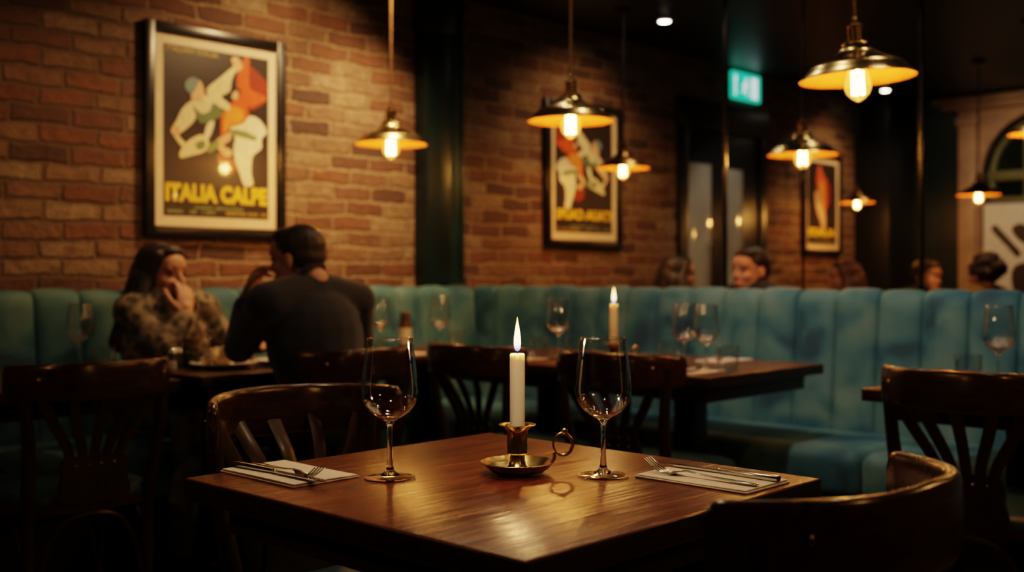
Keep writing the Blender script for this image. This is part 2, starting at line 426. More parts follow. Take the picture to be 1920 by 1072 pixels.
# ------------------------------------------------------------------ room shell
CEIL = 2.52; WY = 4.15; XE = 9.05
def slab(name, lo, hi, mat): return struct(MB().box(lo, hi).obj(name, mat, None, False))
slab('floor', (-2.1, -3.1, -.1), (9.6, 4.4, 0), M['floor'])
slab('ceiling', (-2.1, -3.1, CEIL), (9.6, 4.4, CEIL + .1), M['ceiling'])
slab('wall_left', (-2.1, WY, 0), (8.5, WY + .2, CEIL), M['brick'])
slab('wall_front', (-2.2, -3.1, 0), (-2.0, 4.3, CEIL), M['green_paint'])
slab('wall_right', (-2.1, -3.2, 0), (9.6, -3.0, CEIL), M['green_paint'])
slab('wall_divider', (4.16, -2.9, 0), (4.26, 4.14, 1.0), M['green_paint'])  # low wall; the room past it is modelled in place of a mirror reflection
# green boxed pilaster in the corner, narrower strip on its right
struct(MB().box((3.675, 4.06, 1.03), (3.845, WY + .02, CEIL), .006).box((3.66, 4.05, 2.30), (3.86, WY + .02, CEIL), .005).obj('trim_1', M['green_paint']))
struct(MB().box((3.847, 4.075, 1.03), (3.94, WY + .02, CEIL), .004).box((3.925, 4.068, 1.03), (3.945, 4.09, CEIL), .003).obj('trim_2', M['green_panel']))
# dark column and green end wall far to the right
struct(MB().box((8.5, 3.86, 0), (9.0, WY + .1, CEIL), .004).obj('trim_3', M['black']))
AC, AR, ASP = 2.80, .50, 1.86       # arch centre (y), radius, springing height
def arch_outline():
    p = [(AC + AR, .9)] + [(AC + AR * math.cos(a), ASP + AR * math.sin(a)) for a in [PI * i / 20 for i in range(21)]] + [(AC - AR, .9)]
    return p
mb = MB()
X0 = 9.0
arc = [(AC + AR * math.cos(PI * i / 24), ASP + AR * math.sin(PI * i / 24)) for i in range(25)]
for i in range(24):
    (y0, z0), (y1, z1) = arc[i], arc[i + 1]
    for xx in (X0, X0 + .3): mb.add([(xx, y0, z0), (xx, y1, z1), (xx, y1, CEIL), (xx, y0, CEIL)], [(0, 1, 2, 3)])
    mb.add([(X0, y0, z0), (X0 + .3, y0, z0), (X0 + .3, y1, z1), (X0, y1, z1)], [(0, 1, 2, 3)])
mb.box((X0, AC + AR, 0), (X0 + .3, 4.3, CEIL)); mb.box((X0, -3.0, 0), (X0 + .3, AC - AR, CEIL)); mb.box((X0, AC - AR, 0), (X0 + .3, AC + AR, .9))
struct(mb.obj('wall_back', M['green_paint'], None, False))
# cream surround of the arch: two flat pilasters, spandrel face, arch moulding, cornice
mb = MB()
for i in range(24):
    (y0, z0), (y1, z1) = arc[i], arc[i + 1]
    mb.add([(X0 - .03, y0, z0), (X0 - .03, y1, z1), (X0 - .03, y1, 2.40), (X0 - .03, y0, 2.40)], [(0, 1, 2, 3)])
    mb.add([(X0 - .03, y0, z0), (X0 + .12, y0, z0), (X0 + .12, y1, z1), (X0 - .03, y1, z1)], [(0, 1, 2, 3)])
for s_ in (1, -1):
    a, b = sorted((AC + s_ * AR, AC + s_ * (AR + .03))); mb.box((X0 - .03, a, 0), (X0 + .12, b, 2.40))
    a, b = sorted((AC + s_ * (AR + .03), AC + s_ * (AR + .17))); mb.box((X0 - .075, a, 0), (X0, b, 2.40), .01); mb.box((X0 - .09, a - .015, 2.28), (X0, b + .015, 2.34), .006)
mb.tube([(X0 - .035, AC + (AR + .012) * math.cos(PI * i / 24), ASP + (AR + .012) * math.sin(PI * i / 24)) for i in range(25)], .016, 8)
mb.box((X0 - .11, AC - AR - .30, 2.40), (X0, AC + AR + .30, 2.45), .01); mb.box((X0 - .15, AC - AR - .36, 2.445), (X0, AC + AR + .36, 2.50), .012)
struct(mb.obj('trim_4', M['cream_paint'], None, True, 30))
wn_ = struct(MB().add([(X0 + .16, y, z) for y, z in arch_outline()], [tuple(range(23))]).obj('window_1', M['window_glass'], None, False))
mb = MB(); mb.box((X0 + .10, AC - AR, ASP - .03), (X0 + .16, AC + AR, ASP + .05), .006); mb.box((X0 + .11, AC - AR, 1.62), (X0 + .16, AC + AR, 1.70), .006)
for y in (AC + .2, AC - .2): mb.box((X0 + .115, y - .022, 1.68), (X0 + .158, y + .022, ASP + .46), .005)
mb.tube([(X0 + .13, AC + (AR - .03) * math.cos(PI * i / 24), ASP + (AR - .03) * math.sin(PI * i / 24)) for i in range(25)], .028, 8)
for s_ in (1, -1): mb.box((X0 + .11, AC + s_ * (AR - .03) - .022, .9), (X0 + .158, AC + s_ * (AR - .03) + .022, ASP), .005)
struct(mb.obj('window_frame', M['olive'], wn_, True, 30))
# slim steel posts on the divider, standing for mirror panel joints
for i, (px, r) in enumerate(((1360, .007), (1727, .010), (1506, .004))):
    p = on_x(px, 400, 4.20)
    struct(MB().box((p.x - r, p.y - r, 1.0), (p.x + r, p.y + r, CEIL), r * .4).obj('trim_%d' % (5 + i), M['chrome_post']))
# doorway in the brick wall with dark frame and pale glazed leaves
dx0, dx1 = on_y(1268, 300, WY).x, on_y(1432, 300, WY).x
struct(MB().box((dx0 - .02, WY - .035, 2.06), (dx1 + .02, WY, 2.25), .004).box((dx0, WY - .03, 0), (dx0 + .1, WY, 2.06), .004).box((dx1 - .1, WY - .03, 0), (dx1, WY, 2.06), .004)
       .obj('trim_8', M['black']))
dr = struct(MB().box((dx0 + .1, WY - .015, 0), (dx1 - .1, WY - .001, 2.06), .002).obj('door_1', M['black']))
for (a, b, top, nm) in ((1288, 1333, 303, 'door_pane'), (1357, 1392, 315, 'door_pane')):
    qa, qb = on_y(a, top, WY - .02), on_y(b, top, WY - .02)
    MB().box((qa.x, WY - .024, .25), (qb.x, WY - .014, qa.z), .003).obj(nm, M['pale_door'], dr)
hp = on_y(1338, 480, WY - .05)
MB().tube([(hp.x, WY - .05, .75), (hp.x, WY - .05, 1.30)], .012, 8).tube([(hp.x, WY - .05, .8), (hp.x, WY - .01, .8)], .008, 8).tube([(hp.x, WY - .05, 1.25), (hp.x, WY - .01, 1.25)], .008, 8).obj('door_handle', M['chrome_post'], dr)

# ------------------------------------------------------------------ banquettes
def banquette(name, label, length, cushions, p0, p1):
    """local frame: back along +x from 0 to length, seat towards -y, back face at y=0"""
    t_ = thing(name, label, 'bench'); CH = .172
    nC = round(length / CH); cw = length / nC; SUB = 14; SS = [0, .015, .04, .085, .16, .28, .42, .5, .58, .72, .84, .915, .96, .985]
    prof = []                                    # (y, z, bulge weight): front face up, over the top, down the rear
    for i in range(9): f = i / 8; prof.append((-.045 + .045 * f, .45 + .50 * f, 1 if 0 < i else .6))
    for i in range(1, 8):
        a = PI * i / 8; prof.append((.055 - .055 * math.cos(a), .95 + .055 * math.sin(a) + .012, 1 - .45 * (i / 8)))
    prof += [(.112, .93, 0), (.112, .05, 0)]
    vs, fs = [], []; n = len(prof)
    cols = nC * SUB + 1
    for c in range(cols):
        s_ = SS[c % SUB]; x = (c // SUB + s_) * cw
        b = (max(0, 1 - abs(2 * s_ - 1) ** 3.2)) ** .55
        jx = .004 * math.sin(c // SUB * 2.7)
        for j, (y, z, w) in enumerate(prof):
            nx, nz = (-1, 0) if j < 9 else (-math.cos(PI * (j - 8) / 8), math.sin(PI * (j - 8) / 8)) if j < 16 else (0, 0)
            k = (b - .7) * .024 * w
            vs.append((x, y + nx * k, z + nz * k * .7 + (jx if 8 < j < 16 else 0)))
    for c in range(cols - 1):
        for j in range(n - 1): fs.append((c * n + j, (c + 1) * n + j, (c + 1) * n + j + 1, c * n + j + 1))
    for c in (0, cols - 1): fs.append(tuple(c * n + j for j in range(n)))
    MB().add(vs, fs).obj('channelled_back', M['velvet'], t_, True, 70)
    for (a, b) in cushions:                       # rounded seat cushions
        m = MB(); m.box((a + .004, -.54, .30), (b - .004, -.03, .475), .045, seg=5)
        m.obj('seat_cushion', M['velvet'], t_, True, 60)
    MB().box((p0, -.38, .0), (p1, .10, .31), .004).obj('plinth', M['black'], t_)
    return t_
bq1 = banquette('banquette', 'teal velvet channel-backed banquette running along the brick wall under the largest poster', 5.2, [(0, 1.3), (1.3, 2.6), (2.6, 3.9), (3.9, 4.715)], 0, 4.70)
bq1.location = (-1.24, 4.0, 0)
bq2 = banquette('banquette', 'teal velvet channel-backed banquette facing the room below the pendants, ending in the corner', 6.55,
                [(.19, 1.30), (1.30, 2.42), (2.42, 3.7), (3.7, 5.0), (5.0, 6.5)], .1, 6.55)
bq2.location = (4.02, 4.11, 0); bq2.rotation_euler = (0, 0, -PI / 2)

# ------------------------------------------------------------------ tables
def make_table(w, d, top_mat, edge_mat, label, loc, group=None, ox=0, oy=0):
    t_ = thing('dining_table', label, 'table', loc, 0, group); th = .036
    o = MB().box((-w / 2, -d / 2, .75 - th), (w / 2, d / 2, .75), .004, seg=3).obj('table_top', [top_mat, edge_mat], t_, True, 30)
    for p_ in o.data.polygons: p_.material_index = 0 if p_.normal.z > .4 else 1  # side faces get the wood with shade put into its colour
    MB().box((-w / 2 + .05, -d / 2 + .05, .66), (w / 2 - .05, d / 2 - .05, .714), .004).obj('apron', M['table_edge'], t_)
    MB().box((ox - .045, oy - .045, .03), (ox + .045, oy + .045, .665), .008).obj('pedestal', M['iron'], t_)
    MB().box((ox - .2, oy - .035, 0), (ox + .2, oy + .035, .04), .012).box((ox - .035, oy - .2, 0), (ox + .035, oy + .2, .04), .012).obj('table_foot', M['iron'], t_)
    return t_
T0 = (0.9142, .8425, 1.6115, 1.587)
make_table(T0[2] - T0[0], T0[3] - T0[1], M['tabletop'], M['table_edge'], 'square dark mahogany table with the lit candle in a chamberstick, nearest table in view', ((T0[0] + T0[2]) / 2, (T0[1] + T0[3]) / 2, 0))
tbs = 'restaurant tables along the banquettes'
tb = make_table(.74, .66, M['tabletop_b'], M['table_edge'], 'dark wood table with a tall lit candle and two wine glasses by the facing banquette', (3.32, 2.25, 0), tbs)
dup(tb, (3.32, 2.915, 0), 0, 'dark wood table holding a lone wine glass and tumbler, partly behind the main candle', tbs)
make_table(.74, .5, M['tabletop_b'], M['table_edge'], 'dark wood table in the banquette corner with two wine glasses and a bottle', (3.06, 3.50, 0), tbs, 0, -.11)
dup(tb, (3.34, 1.10, 0), 0, 'dark wood table at the right behind the fan-back chair', tbs)
make_table(.72, .48, M['tabletop_b'], M['table_edge'], 'dark wood table the couple is dining at, with plates of food', (2.22, 3.36, 0), tbs, .27, 0)
make_table(.74, .66, M['tabletop_b'], M['table_edge'], 'dark wood table at the far left behind the empty chair with a glass and tumbler', (1.40, 3.42, 0), tbs, -.28, -.06)

# ------------------------------------------------------------------ chairs
def make_chair(label, loc, rz):
    """faces +y; curved top rail, five fanned slats, bentwood braces"""
    t_ = thing('dining_chair', label, 'chair', loc, rz, 'fan-back bentwood chairs')
    W, YE, YM, ZT, HR = .228, -.180, -.330, .845, .104
    def railxy(f, dy=0):                          # f in -1..1
        q = math.sin(f * 1.4) / math.sin(1.4); return (W * q, YM + (YE - YM) * abs(q) ** 2.8 + dy)
    NS = 28; pts, fl = [], []
    for i in range(NS + 1):
        f = -1 + 2 * i / NS; x, y = railxy(f); e = max(0, (abs(f) - .90) / .10)
        hh = HR / 2 * (1 - .30 * e ** 2) * (1 - .08 * abs(f)); pts.append((x, y, ZT - HR / 2 - .004 * abs(f))); fl.append((.0115 * (1 - .35 * e ** 3), hh))
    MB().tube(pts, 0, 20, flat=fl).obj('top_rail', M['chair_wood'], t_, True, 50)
    for s_ in (-1, 1):
        m = MB(); m.tube(curve_pts([(s_ * .165, -.20, 0), (s_ * .168, -.185, .25), (s_ * .17, -.19, .46), (s_ * .182, -.225, .62), (s_ * .198, -.232, .80)]), 
              [.013 + .006 * min(1, i / 8) - .004 * max(0, (i - 16) / 8) for i in range(25)], 10)
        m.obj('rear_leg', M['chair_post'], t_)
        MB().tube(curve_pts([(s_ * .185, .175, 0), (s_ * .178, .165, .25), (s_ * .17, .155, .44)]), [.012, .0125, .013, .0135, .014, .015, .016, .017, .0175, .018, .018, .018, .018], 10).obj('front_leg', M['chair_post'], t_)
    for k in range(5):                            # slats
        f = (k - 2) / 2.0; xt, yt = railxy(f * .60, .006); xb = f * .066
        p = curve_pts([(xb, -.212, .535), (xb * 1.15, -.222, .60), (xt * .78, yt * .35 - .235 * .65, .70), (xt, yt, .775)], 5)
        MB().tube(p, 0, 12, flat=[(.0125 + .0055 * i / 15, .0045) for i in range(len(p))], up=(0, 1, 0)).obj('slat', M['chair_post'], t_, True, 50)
    fr = lambda x, y, z: (x, z, y)
    MB().prism(smooth_closed([(-.088, .455), (.088, .455), (.092, .52), (.085, .572), (0, .578), (-.085, .572), (-.092, .52)], 3), -.222, -.206, fr=fr).obj('back_panel', M['chair_post'], t_, True, 40)
    for k in range(4): MB().ell(((k - 1.5) * .036, -.2235, .555), (.0035, .002, .0035), seg=8, rings=6).obj('screw_head', M['steel'], t_)
    so = smooth_closed([(-.19, .19), (0, .215), (.19, .19), (.205, .05), (.185, -.16), (.10, -.205), (-.10, -.205), (-.185, -.16), (-.205, .05)], 5)
    MB().prism(so, .425, .452).obj('seat_frame', M['chair_wood'], t_, True, 40)
    m = MB(); n = len(so); rows = [(1.0 - .02, .452), (.985, .466), (.95, .478), (.86, .486), (.5, .492), (0.02, .493)]
    vs = [(x * k, y * k, z) for k, z in rows for x, y in so]; fs = [(r * n + i, r * n + (i + 1) % n, (r + 1) * n + (i + 1) % n, (r + 1) * n + i) for r in range(5) for i in range(n)]
    m.add(vs, fs); m.obj('seat_cushion', M['seat'], t_, True, 60)
    def arch(a, b, bow):                          # bentwood hoop between two legs
        a, b = Vector(a), Vector(b); mid = (a + b) / 2
        return curve_pts([a, a + (b - a) * .06 + Vector((0, 0, .10)), a + (b - a) * .22 + Vector((0, 0, .19)), mid + Vector((0, 0, .215)), a + (b - a) * .78 + Vector((0, 0, .19)), a + (b - a) * .94 + Vector((0, 0, .10)), b], 5)
    for a, b in (((-.15, -.19, .20), (.15, -.19, .20)), ((-.163, .155, .20), (.163, .155, .20)), ((-.172, -.175, .20), (-.178, .15, .20)), ((.172, -.175, .20), (.178, .15, .20))):
        MB().tube(arch(a, b, 0), .0085, 8).obj('bentwood_brace', M['chair_post'], t_)
    for s_ in (-1, 1):
        x, y = railxy(s_ * .60, -.0145); MB().ell((x * 1.01, y, .800), (.0065, .004, .0065), seg=10, rings=6).obj('screw_cap', M['brass'], t_)
    return t_
M['seat'] = plain('dark_teal_leather', (.018, .045, .048), .45, nscale=30, nvar=.2)
ch = make_chair('curved-back chair facing away at the front right corner of the candlelit table, nearest to view', (1.212, .830, 0), 0)
dup(ch, (1.315, 1.605, 0), PI, 'chair pushed in behind the left side of the candlelit table, glossy inner rail lit')
dup(ch, (1.415, 3.13, 0), -.04, 'empty chair at the far left with its back turned, in front of the tumbler table')
dup(ch, (2.985, 1.055, 0), -PI / 2, 'chair at the right edge showing its full fan of slats')
dup(ch, (2.87, 2.085, 0), -PI / 2 + .05, 'chair at the table with the tall candle, seen through the right-hand wine glass')
dup(ch, (2.85, 2.66, 0), -PI / 2 - .06, 'chair just left of the main candle, in front of the lone-glass table')
dup(ch, (2.22, 3.00, 0), .03, 'chair the man in the navy jumper sits on')

# ------------------------------------------------------------------ glassware
def make_wine_glass(label, loc, seg=64):
    t_ = thing('wine_glass', label, 'wine glass', loc, 0, 'empty wine glasses')
    o = [(.0062, .0925), (.0125, .0945), (.0235, .1005), (.033, .108), (.0402, .118), (.0445, .129), (.0457, .139), (.0452, .150), (.0432, .170), (.0405, .192), (.0373, .218), (.0368, .2225)]
    i_ = [(.0358, .2227), (.0363, .218), (.0395, .192), (.0422, .170), (.0442, .150), (.0447, .139), (.0434, .1295), (.039, .119), (.0315, .1095), (.021, .1022), (.010, .099), (.0002, .0982)]
    MB().lathe(o + i_, seg).lathe([(.0363 + .0010 * math.cos(2 * PI * q / 8), .2229 + .0010 * math.sin(2 * PI * q / 8)) for q in range(9)], seg).obj('bowl', M['glass'], t_, True, 80)
    st = [(.0002, .0978), (.009, .0975), (.016, .0985), (.0125, .0938), (.0065, .0900), (.0047, .083), (.0042, .06), (.0043, .035), (.0052, .02), (.0085, .0115), (.016, .0068), (.0002, .0066)]
    MB().lathe(st, 32).obj('stem', M['crystal'], t_, True, 60)
    ft = [(.0002, .0064), (.017, .0064), (.028, .0040), (.0392, .0030), (.0404, .0030), (.0412, .0020), (.0404, .0008), (.0392, .0004), (.0002, .0004)]
    MB().lathe(ft, 64).obj('glass_foot', M['glass'], t_, True, 40)
    return t_
wg = make_wine_glass('empty wine glass left of the candle on the candlelit table', on_z(731, 897, .7502))
def wg_copy(px, d, label, z=.7502, s=1.0):
    p = at_depth(px, 500, d); return dup(wg, (p.x, p.y, z), R.random() * 6, label, scale=(s, s, s))
dup(wg, on_z(1131, 893, .7502), 1, 'empty wine glass right of the candle on the candlelit table')
wg_copy(150, 3.75, 'empty wine glass on the far left table, in front of the teal backrest', s=1.02)
wg_copy(391, 3.97, "wine glass between the couple, beside the woman's sleeve")
wg_copy(713, 4.62, 'empty wine glass beside the brown-capped bottle, near the man in navy', s=1.05)
wg_copy(824, 4.72, 'empty wine glass right of the brown-capped bottle at the corner table', s=1.05)
wg_copy(1047, 4.22, 'lone empty wine glass between the main candle and the tall candle', s=1.05)
wg_copy(1283, 3.83, 'left one of the two wine glasses standing close together, in front of the facing banquette')
wg_copy(1325, 3.72, 'right one of the two wine glasses standing close together, by the tumbler')
wg_copy(1873, 3.24, 'empty wine glass on the right table behind the fan-back chair', s=1.05)
def make_tumbler(label, loc):
    t_ = thing('water_tumbler', label, 'tumbler', loc, 0, 'empty water tumblers')
    MB().lathe([(.0002, .012), (.030, .012), (.0335, .03), (.036, .06), (.0368, .088), (.038, .0885), (.0372, .06), (.0348, .03), (.031, .0122)], 40).obj('cup_wall', M['glass'], t_, True, 60)
    MB().lathe([(.0002, .0004), (.028, .0004), (.031, .003), (.0318, .0115), (.0002, .0116)], 40).obj('thick_base', M['glass'], t_, True, 40)
    return t_
def tum(px, d, label, src=None):
    p = at_depth(px, 500, d)
    if src is None: return make_tumbler(label, (p.x, p.y, .7502))
    return dup(src, (p.x, p.y, .7502), R.random() * 6, label)
tm = tum(1365, 3.66, 'empty tumbler at the right end of the tall-candle table')
tum(194, 3.60, 'empty tumbler on the far left table beside the woman', tm)
tum(857, 4.66, 'empty tumbler on the corner table beside the folded napkin', tm)
tum(1012, 4.17, 'empty tumbler just right of the main candle flame', tm)
tum(1254, 3.96, 'empty tumbler left of the pair of wine glasses', tm)
tum(1816, 3.24, 'empty tumbler on the right table beside its wine glass', tm)
tum(1078, 4.15, 'empty tumbler behind the right-hand wine glass, near the lone glass', tm)

# ------------------------------------------------------------------ candles
def make_candle(label, hlabel, loc, length, rad, with_light):
    h = thing('candle_holder', hlabel, 'candle holder', loc, -math.atan2(SN, CS))   # +x local = to the viewer's right
    dish = [(.0002, .0015), (.030, .0015), (.044, .004), (.053, .011), (.0595, .0185), (.0605, .0195), (.059, .0202), (.052, .0135), (.042, .0075), (.028, .0055), (.0215, .0075), (.0165, .013), (.0128, .022), (.0118, .031)]
    flut = lambda a, z: 1 + (.012 * math.cos(10 * a) if z > .012 else 0)
    MB().lathe(dish, 80, wob=flut).obj('drip_dish', M['brass'], h, True, 50)
    cup = [(.0118, .031), (.0165, .032), (.0172, .034), (.0163, .036), (.0163, .062), (.017, .068), (.019, .073), (.024, .077), (.0302, .0792), (.0308, .0802), (.029, .0806), (.022, .0788), (.016, .075), (.0146, .070), (.0143, .045), (.0002, .045)]
    MB().lathe(cup, 80, wob=lambda a, z: 1 + (.016 * math.cos(16 * a) if .034 < z < .066 else 0)).obj('candle_cup', M['brass'], h, True, 50)
    m = MB(); rc = (.0745, 0, .0475); rr = .0158
    m.tube([(rc[0] + rr * math.cos(2 * PI * i / 40), 0, rc[2] + rr * 1.1 * math.sin(2 * PI * i / 40)) for i in range(40)], [.0026 + .0007 * math.cos(2 * PI * i / 40) for i in range(40)], 10, closed=True)
    m.tube(curve_pts([(.0555, 0, .017), (.0595, 0, .022), (.0605, 0, .029), (.0610, 0, .035)], 4), .0032, 8)
    m.ell((rc[0] + .003, 0, rc[2] + rr * 1.1 + .0042), (.0052, .0032, .0048)); m.tube([(rc[0] - .006, 0, rc[2] + rr * 1.1 - .001), (rc[0] + .003, 0, rc[2] + rr * 1.1 + .004), (rc[0] + .010, 0, rc[2] + rr - .003)], .0028, 8)
    m.obj('ring_handle', M['brass'], h, True, 60)
    c = thing('candle', label, 'candle', (loc[0], loc[1], loc[2] + .0465))
    MB().lathe([(.0002, 0), (rad - .0006, 0), (rad - .0003, .001), (rad, length * .3), (rad, length - .003), (rad - .0012, length - .0006), (rad - .003, length - .0008), (.004, length - .0035), (.0002, length - .004)], 40).obj('wax_body', M['wax'], c, True, 50)
    MB().tube([(0, 0, length - .005), (.0004, 0, length + .004), (.0012, 0, length + .009)], [.0009, .0008, .0006], 6).obj('wick', M['wick'], c)
    fl = [(.0002, .003), (.0030, .0042), (.0050, .009), (.0058, .016), (.0054, .025), (.0042, .035), (.0026, .045), (.0012, .053), (.0002, .059)]
    MB().lathe(fl, 24, (0, 0, length)).obj('flame', M['flame'], c, True, 80)
    return h, c
hc = on_z(970, 887, .7502)
make_candle('lit cream candle in the brass chamberstick on the nearest table', 'brass chamberstick with ring handle and drip dish on the nearest table', hc, .150, .0123, True)
c2 = at_depth(1151, 500, 3.90)
h2, k2 = make_candle('tall lit cream candle on the table by the facing banquette', 'brass candle holder of the tall candle, behind the right-hand wine glass', (c2.x, c2.y, .7502), .176, .0135, True)

# ------------------------------------------------------------------ napkins and cutlery
def make_napkin(label, w, d, loc, rz=0, group=None):
    t_ = thing('napkin', label, 'napkin', loc, rz, group)
    MB().box((-w / 2, -d / 2, 0), (w / 2, d / 2, .0026), .0010).obj('lower_fold', M['napkin'], t_, True, 50)
    m = MB(); NX, NY = 8, 14; vs, fs = [], []
    for k in range(2):
        for i in range(NX + 1):
            for j in range(NY + 1):
                x = -w / 2 + .002 + (w - .005) * i / NX; y = -d / 2 + .001 + (d - .004) * j / NY
                z = .0029 + .0011 * math.sin(3.1 * i / NX + 1) * math.sin(2.4 * j / NY + .5) + k * .0022
                vs.append((x, y, z))
    n = (NX + 1) * (NY + 1); q = lambda i, j, k: k * n + i * (NY + 1) + j
    for i in range(NX):
        for j in range(NY):
            fs.append((q(i, j, 1), q(i + 1, j, 1), q(i + 1, j + 1, 1), q(i, j + 1, 1))); fs.append((q(i, j, 0), q(i, j + 1, 0), q(i + 1, j + 1, 0), q(i + 1, j, 0)))
    for i in range(NX):
        fs.append((q(i, 0, 0), q(i + 1, 0, 0), q(i + 1, 0, 1), q(i, 0, 1))); fs.append((q(i, NY, 0), q(i, NY, 1), q(i + 1, NY, 1), q(i + 1, NY, 0)))
    for j in range(NY):
        fs.append((q(0, j, 0), q(0, j, 1), q(0, j + 1, 1), q(0, j + 1, 0))); fs.append((q(NX, j, 0), q(NX, j + 1, 0), q(NX, j + 1, 1), q(NX, j, 1)))
    m.add(vs, fs).obj('upper_fold', M['napkin'], t_, True, 50)
    return t_
nk = make_napkin('folded pale linen napkin under a fork and knife on the left of the candlelit table', .128, .205, (1.046, 1.488, .7502), 0, 'folded linen napkins')
dup(nk, (1.478, .962, .7502), PI, 'folded pale linen napkin under a fork and knife on the right of the candlelit table')
def make_fork(label, loc, rz):
    """handle end at y=0, tines towards +y"""
    t_ = thing('fork', label, 'fork', loc, rz, 'steel forks')
    sp = [(0, .0025, .0050), (.004, .003, .0068), (.03, .0032, .0062), (.07, .0042, .0040), (.105, .0062, .0026), (.125, .0085, .0026), (.137, .0070, .0060), (.147, .0042, .0100), (.156, .0022, .0118)]
    m = MB(); m.tube([(0, y, z) for y, z, w in sp], 0, 12, flat=[(w, .0013) for y, z, w in sp]); m.obj('handle', M['steel'], t_, True, 60)
    m = MB()
    for k in range(4):
        x = (k - 1.5) * .0066
        p = curve_pts([(x, .153, .0027), (x, .168, .0026), (x * .98, .185, .0095), (x * .95, .203, .0215)], 4)
        m.tube(p, [.0018 - .0007 * i / 12 for i in range(13)], 8)
    m.obj('tines', M['steel'], t_, True, 60)
    return t_
def make_knife(label, loc, rz):
    t_ = thing('knife', label, 'knife', loc, rz, 'steel table knives')
    hs = [(0, .0062, .0042), (.004, .0075, .0048), (.05, .0068, .0046), (.095, .0052, .0040), (.103, .0046, .0040)]
    MB().tube([(0, y, .0052) for y, w, h in hs], 0, 14, flat=[(w, h) for y, w, h in hs]).obj('handle', M['steel'], t_, True, 60)
    MB().ell((0, .105, .0052), (.0055, .0040, .0048)).obj('bolster', M['steel'], t_)
    bl = smooth_closed([(-.0045, .106), (.0050, .106), (.0075, .14), (.0085, .18), (.0085, .21), (.005, .229), (0, .234), (-.0042, .225), (-.0050, .18)], 4)
    MB().prism(bl, .0042, .0058).obj('blade', M['steel'], t_, True, 30)
    return t_
ZN = .7556
fk = make_fork('steel fork lying on the left napkin, tines towards the wine glass', (1.044, 1.585, ZN), PI - .07)
kf = make_knife('steel knife on the left napkin, blade running past its edge', (1.012, 1.590, ZN - .0005), PI + .04)
dup(fk, (1.456, .866, ZN), .02, 'steel fork lying on the right napkin, tines towards the wine glass')
dup(kf, (1.512, .862, ZN - .0005), .02, 'steel knife on the right napkin beside its fork')
# settings on the other tables
def setting(x, y, rz, lab, cut=True):
    dup(nk, (x, y, .7502), rz, 'folded napkin ' + lab)
    if cut:
        c_, s_ = math.cos(rz), math.sin(rz)
        def loc(lx, ly): return (x + lx * c_ - ly * s_, y + lx * s_ + ly * c_, ZN)
        dup(fk, loc(-.018, -.10), rz, 'steel fork on the napkin ' + lab); dup(kf, loc(.028, -.105), rz, 'steel knife on the napkin ' + lab)
setting(3.07, 2.07, -PI / 2, 'at the near edge of the tall-candle table')
setting(3.56, 2.26, PI / 2, 'on the banquette side of the tall-candle table')
setting(3.07, 2.86, -PI / 2, 'at the near edge of the lone-glass table')
setting(2.98, 3.40, 0, 'on the corner table near its tumbler', False)
setting(3.20, 1.22, -PI / 2, 'on the right table beside its tumbler', False)
setting(1.60, 3.42, 0, "on the far left table by the woman's elbow", False)

# food, bottle and condiments
def plate(px, d, label, r=.115):
    p = at_depth(px, 500, d); t_ = thing('dinner_plate', label, 'plate', (p.x, p.y, .7502), 0, 'plates of food')
    MB().lathe([(.0002, .004), (r * .6, .004), (r * .72, .008), (r, .020), (r, .023), (r * .7, .011), (r * .58, .008), (.0002, .008)], 40).obj('plate_body', M['china'], t_, True, 50)
    return t_, p
pl, p = plate(420, 3.80, 'white plate of bread and salad between the couple')
def lump(name, c, r, mat, label, cat, n=7):
    m = MB(); rr = random.Random(hash(label) % 999)
    for k in range(n): m.ell((c[0] + (rr.random() - .5) * r * 1.1, c[1] + (rr.random() - .5) * r * 1.1, c[2] + r * (.28 + .45 * rr.random())), (r * .30, r * .24, r * .2), Euler((rr.random() * 3, rr.random() * 3, rr.random() * 3)).to_matrix())
    o = m.voxel(name, mat, .003, 1); tag(o, label, cat); return o
lump('bread_slice', (p.x - .02, p.y + .01, .758), .072, M['food'], "pale bread pieces heaped on the couple's white plate", 'bread', 26)
lump('tomato_salad', (p.x + .055, p.y - .03, .760), .045, M['food_red'], "red tomato pieces beside the bread on the couple's plate", 'salad', 5)
pl2, p2 = plate(524, 3.93, "white plate behind the man's arm with a lemon wedge", .09)
lump('lemon_wedge', (p2.x - .01, p2.y, .759), .05, M['yellow_label'], "yellow lemon wedge on the plate behind the man's arm", 'lemon', 4)
p = at_depth(358, 500, 3.84); b = thing('oil_bottle', 'squat olive oil jug with amber neck in front of the woman', 'bottle', (p.x, p.y, .7502))
MB().lathe([(.0002, 0), (.030, 0), (.034, .006), (.034, .055), (.028, .072), (.0002, .072)], 32).obj('bottle_body', M['oil'], b, True, 40)
MB().lathe([(.028, .072), (.026, .085), (.031, .10), (.031, .104), (.0002, .104)], 32).obj('bottle_neck', M['amber_drink'], b, True, 40)
for px, lab, mt in ((322, "glass salt shaker by the woman's raised elbow", M['china']), (334, 'glass pepper shaker right beside the salt shaker', M['ground_pepper'])):
    p = at_depth(px, 500, 3.74 + (.05 if px > 330 else 0)); b = thing('spice_shaker', lab, 'shaker', (p.x, p.y, .7502), 0, 'salt and pepper shakers')
    MB().lathe([(.0002, 0), (.018, 0), (.020, .004), (.017, .05), (.0155, .055), (.0002, .055)], 24).obj('shaker_body', M['glass'], b, True, 40)
    MB().lathe([(.0002, .002), (.0165, .002), (.0155, .03), (.0002, .03)], 20).obj('spice_fill', mt, b, True, 40)
    MB().lathe([(.0165, .055), (.017, .06), (.014, .070), (.006, .074), (.0002, .0745)], 24).obj('shaker_cap', M['steel'], b, True, 50)
p = at_depth(760, 500, 4.66); b = thing('sauce_bottle', 'small bottle with white label and brown cap on the corner table', 'bottle', (p.x, p.y, .7502))
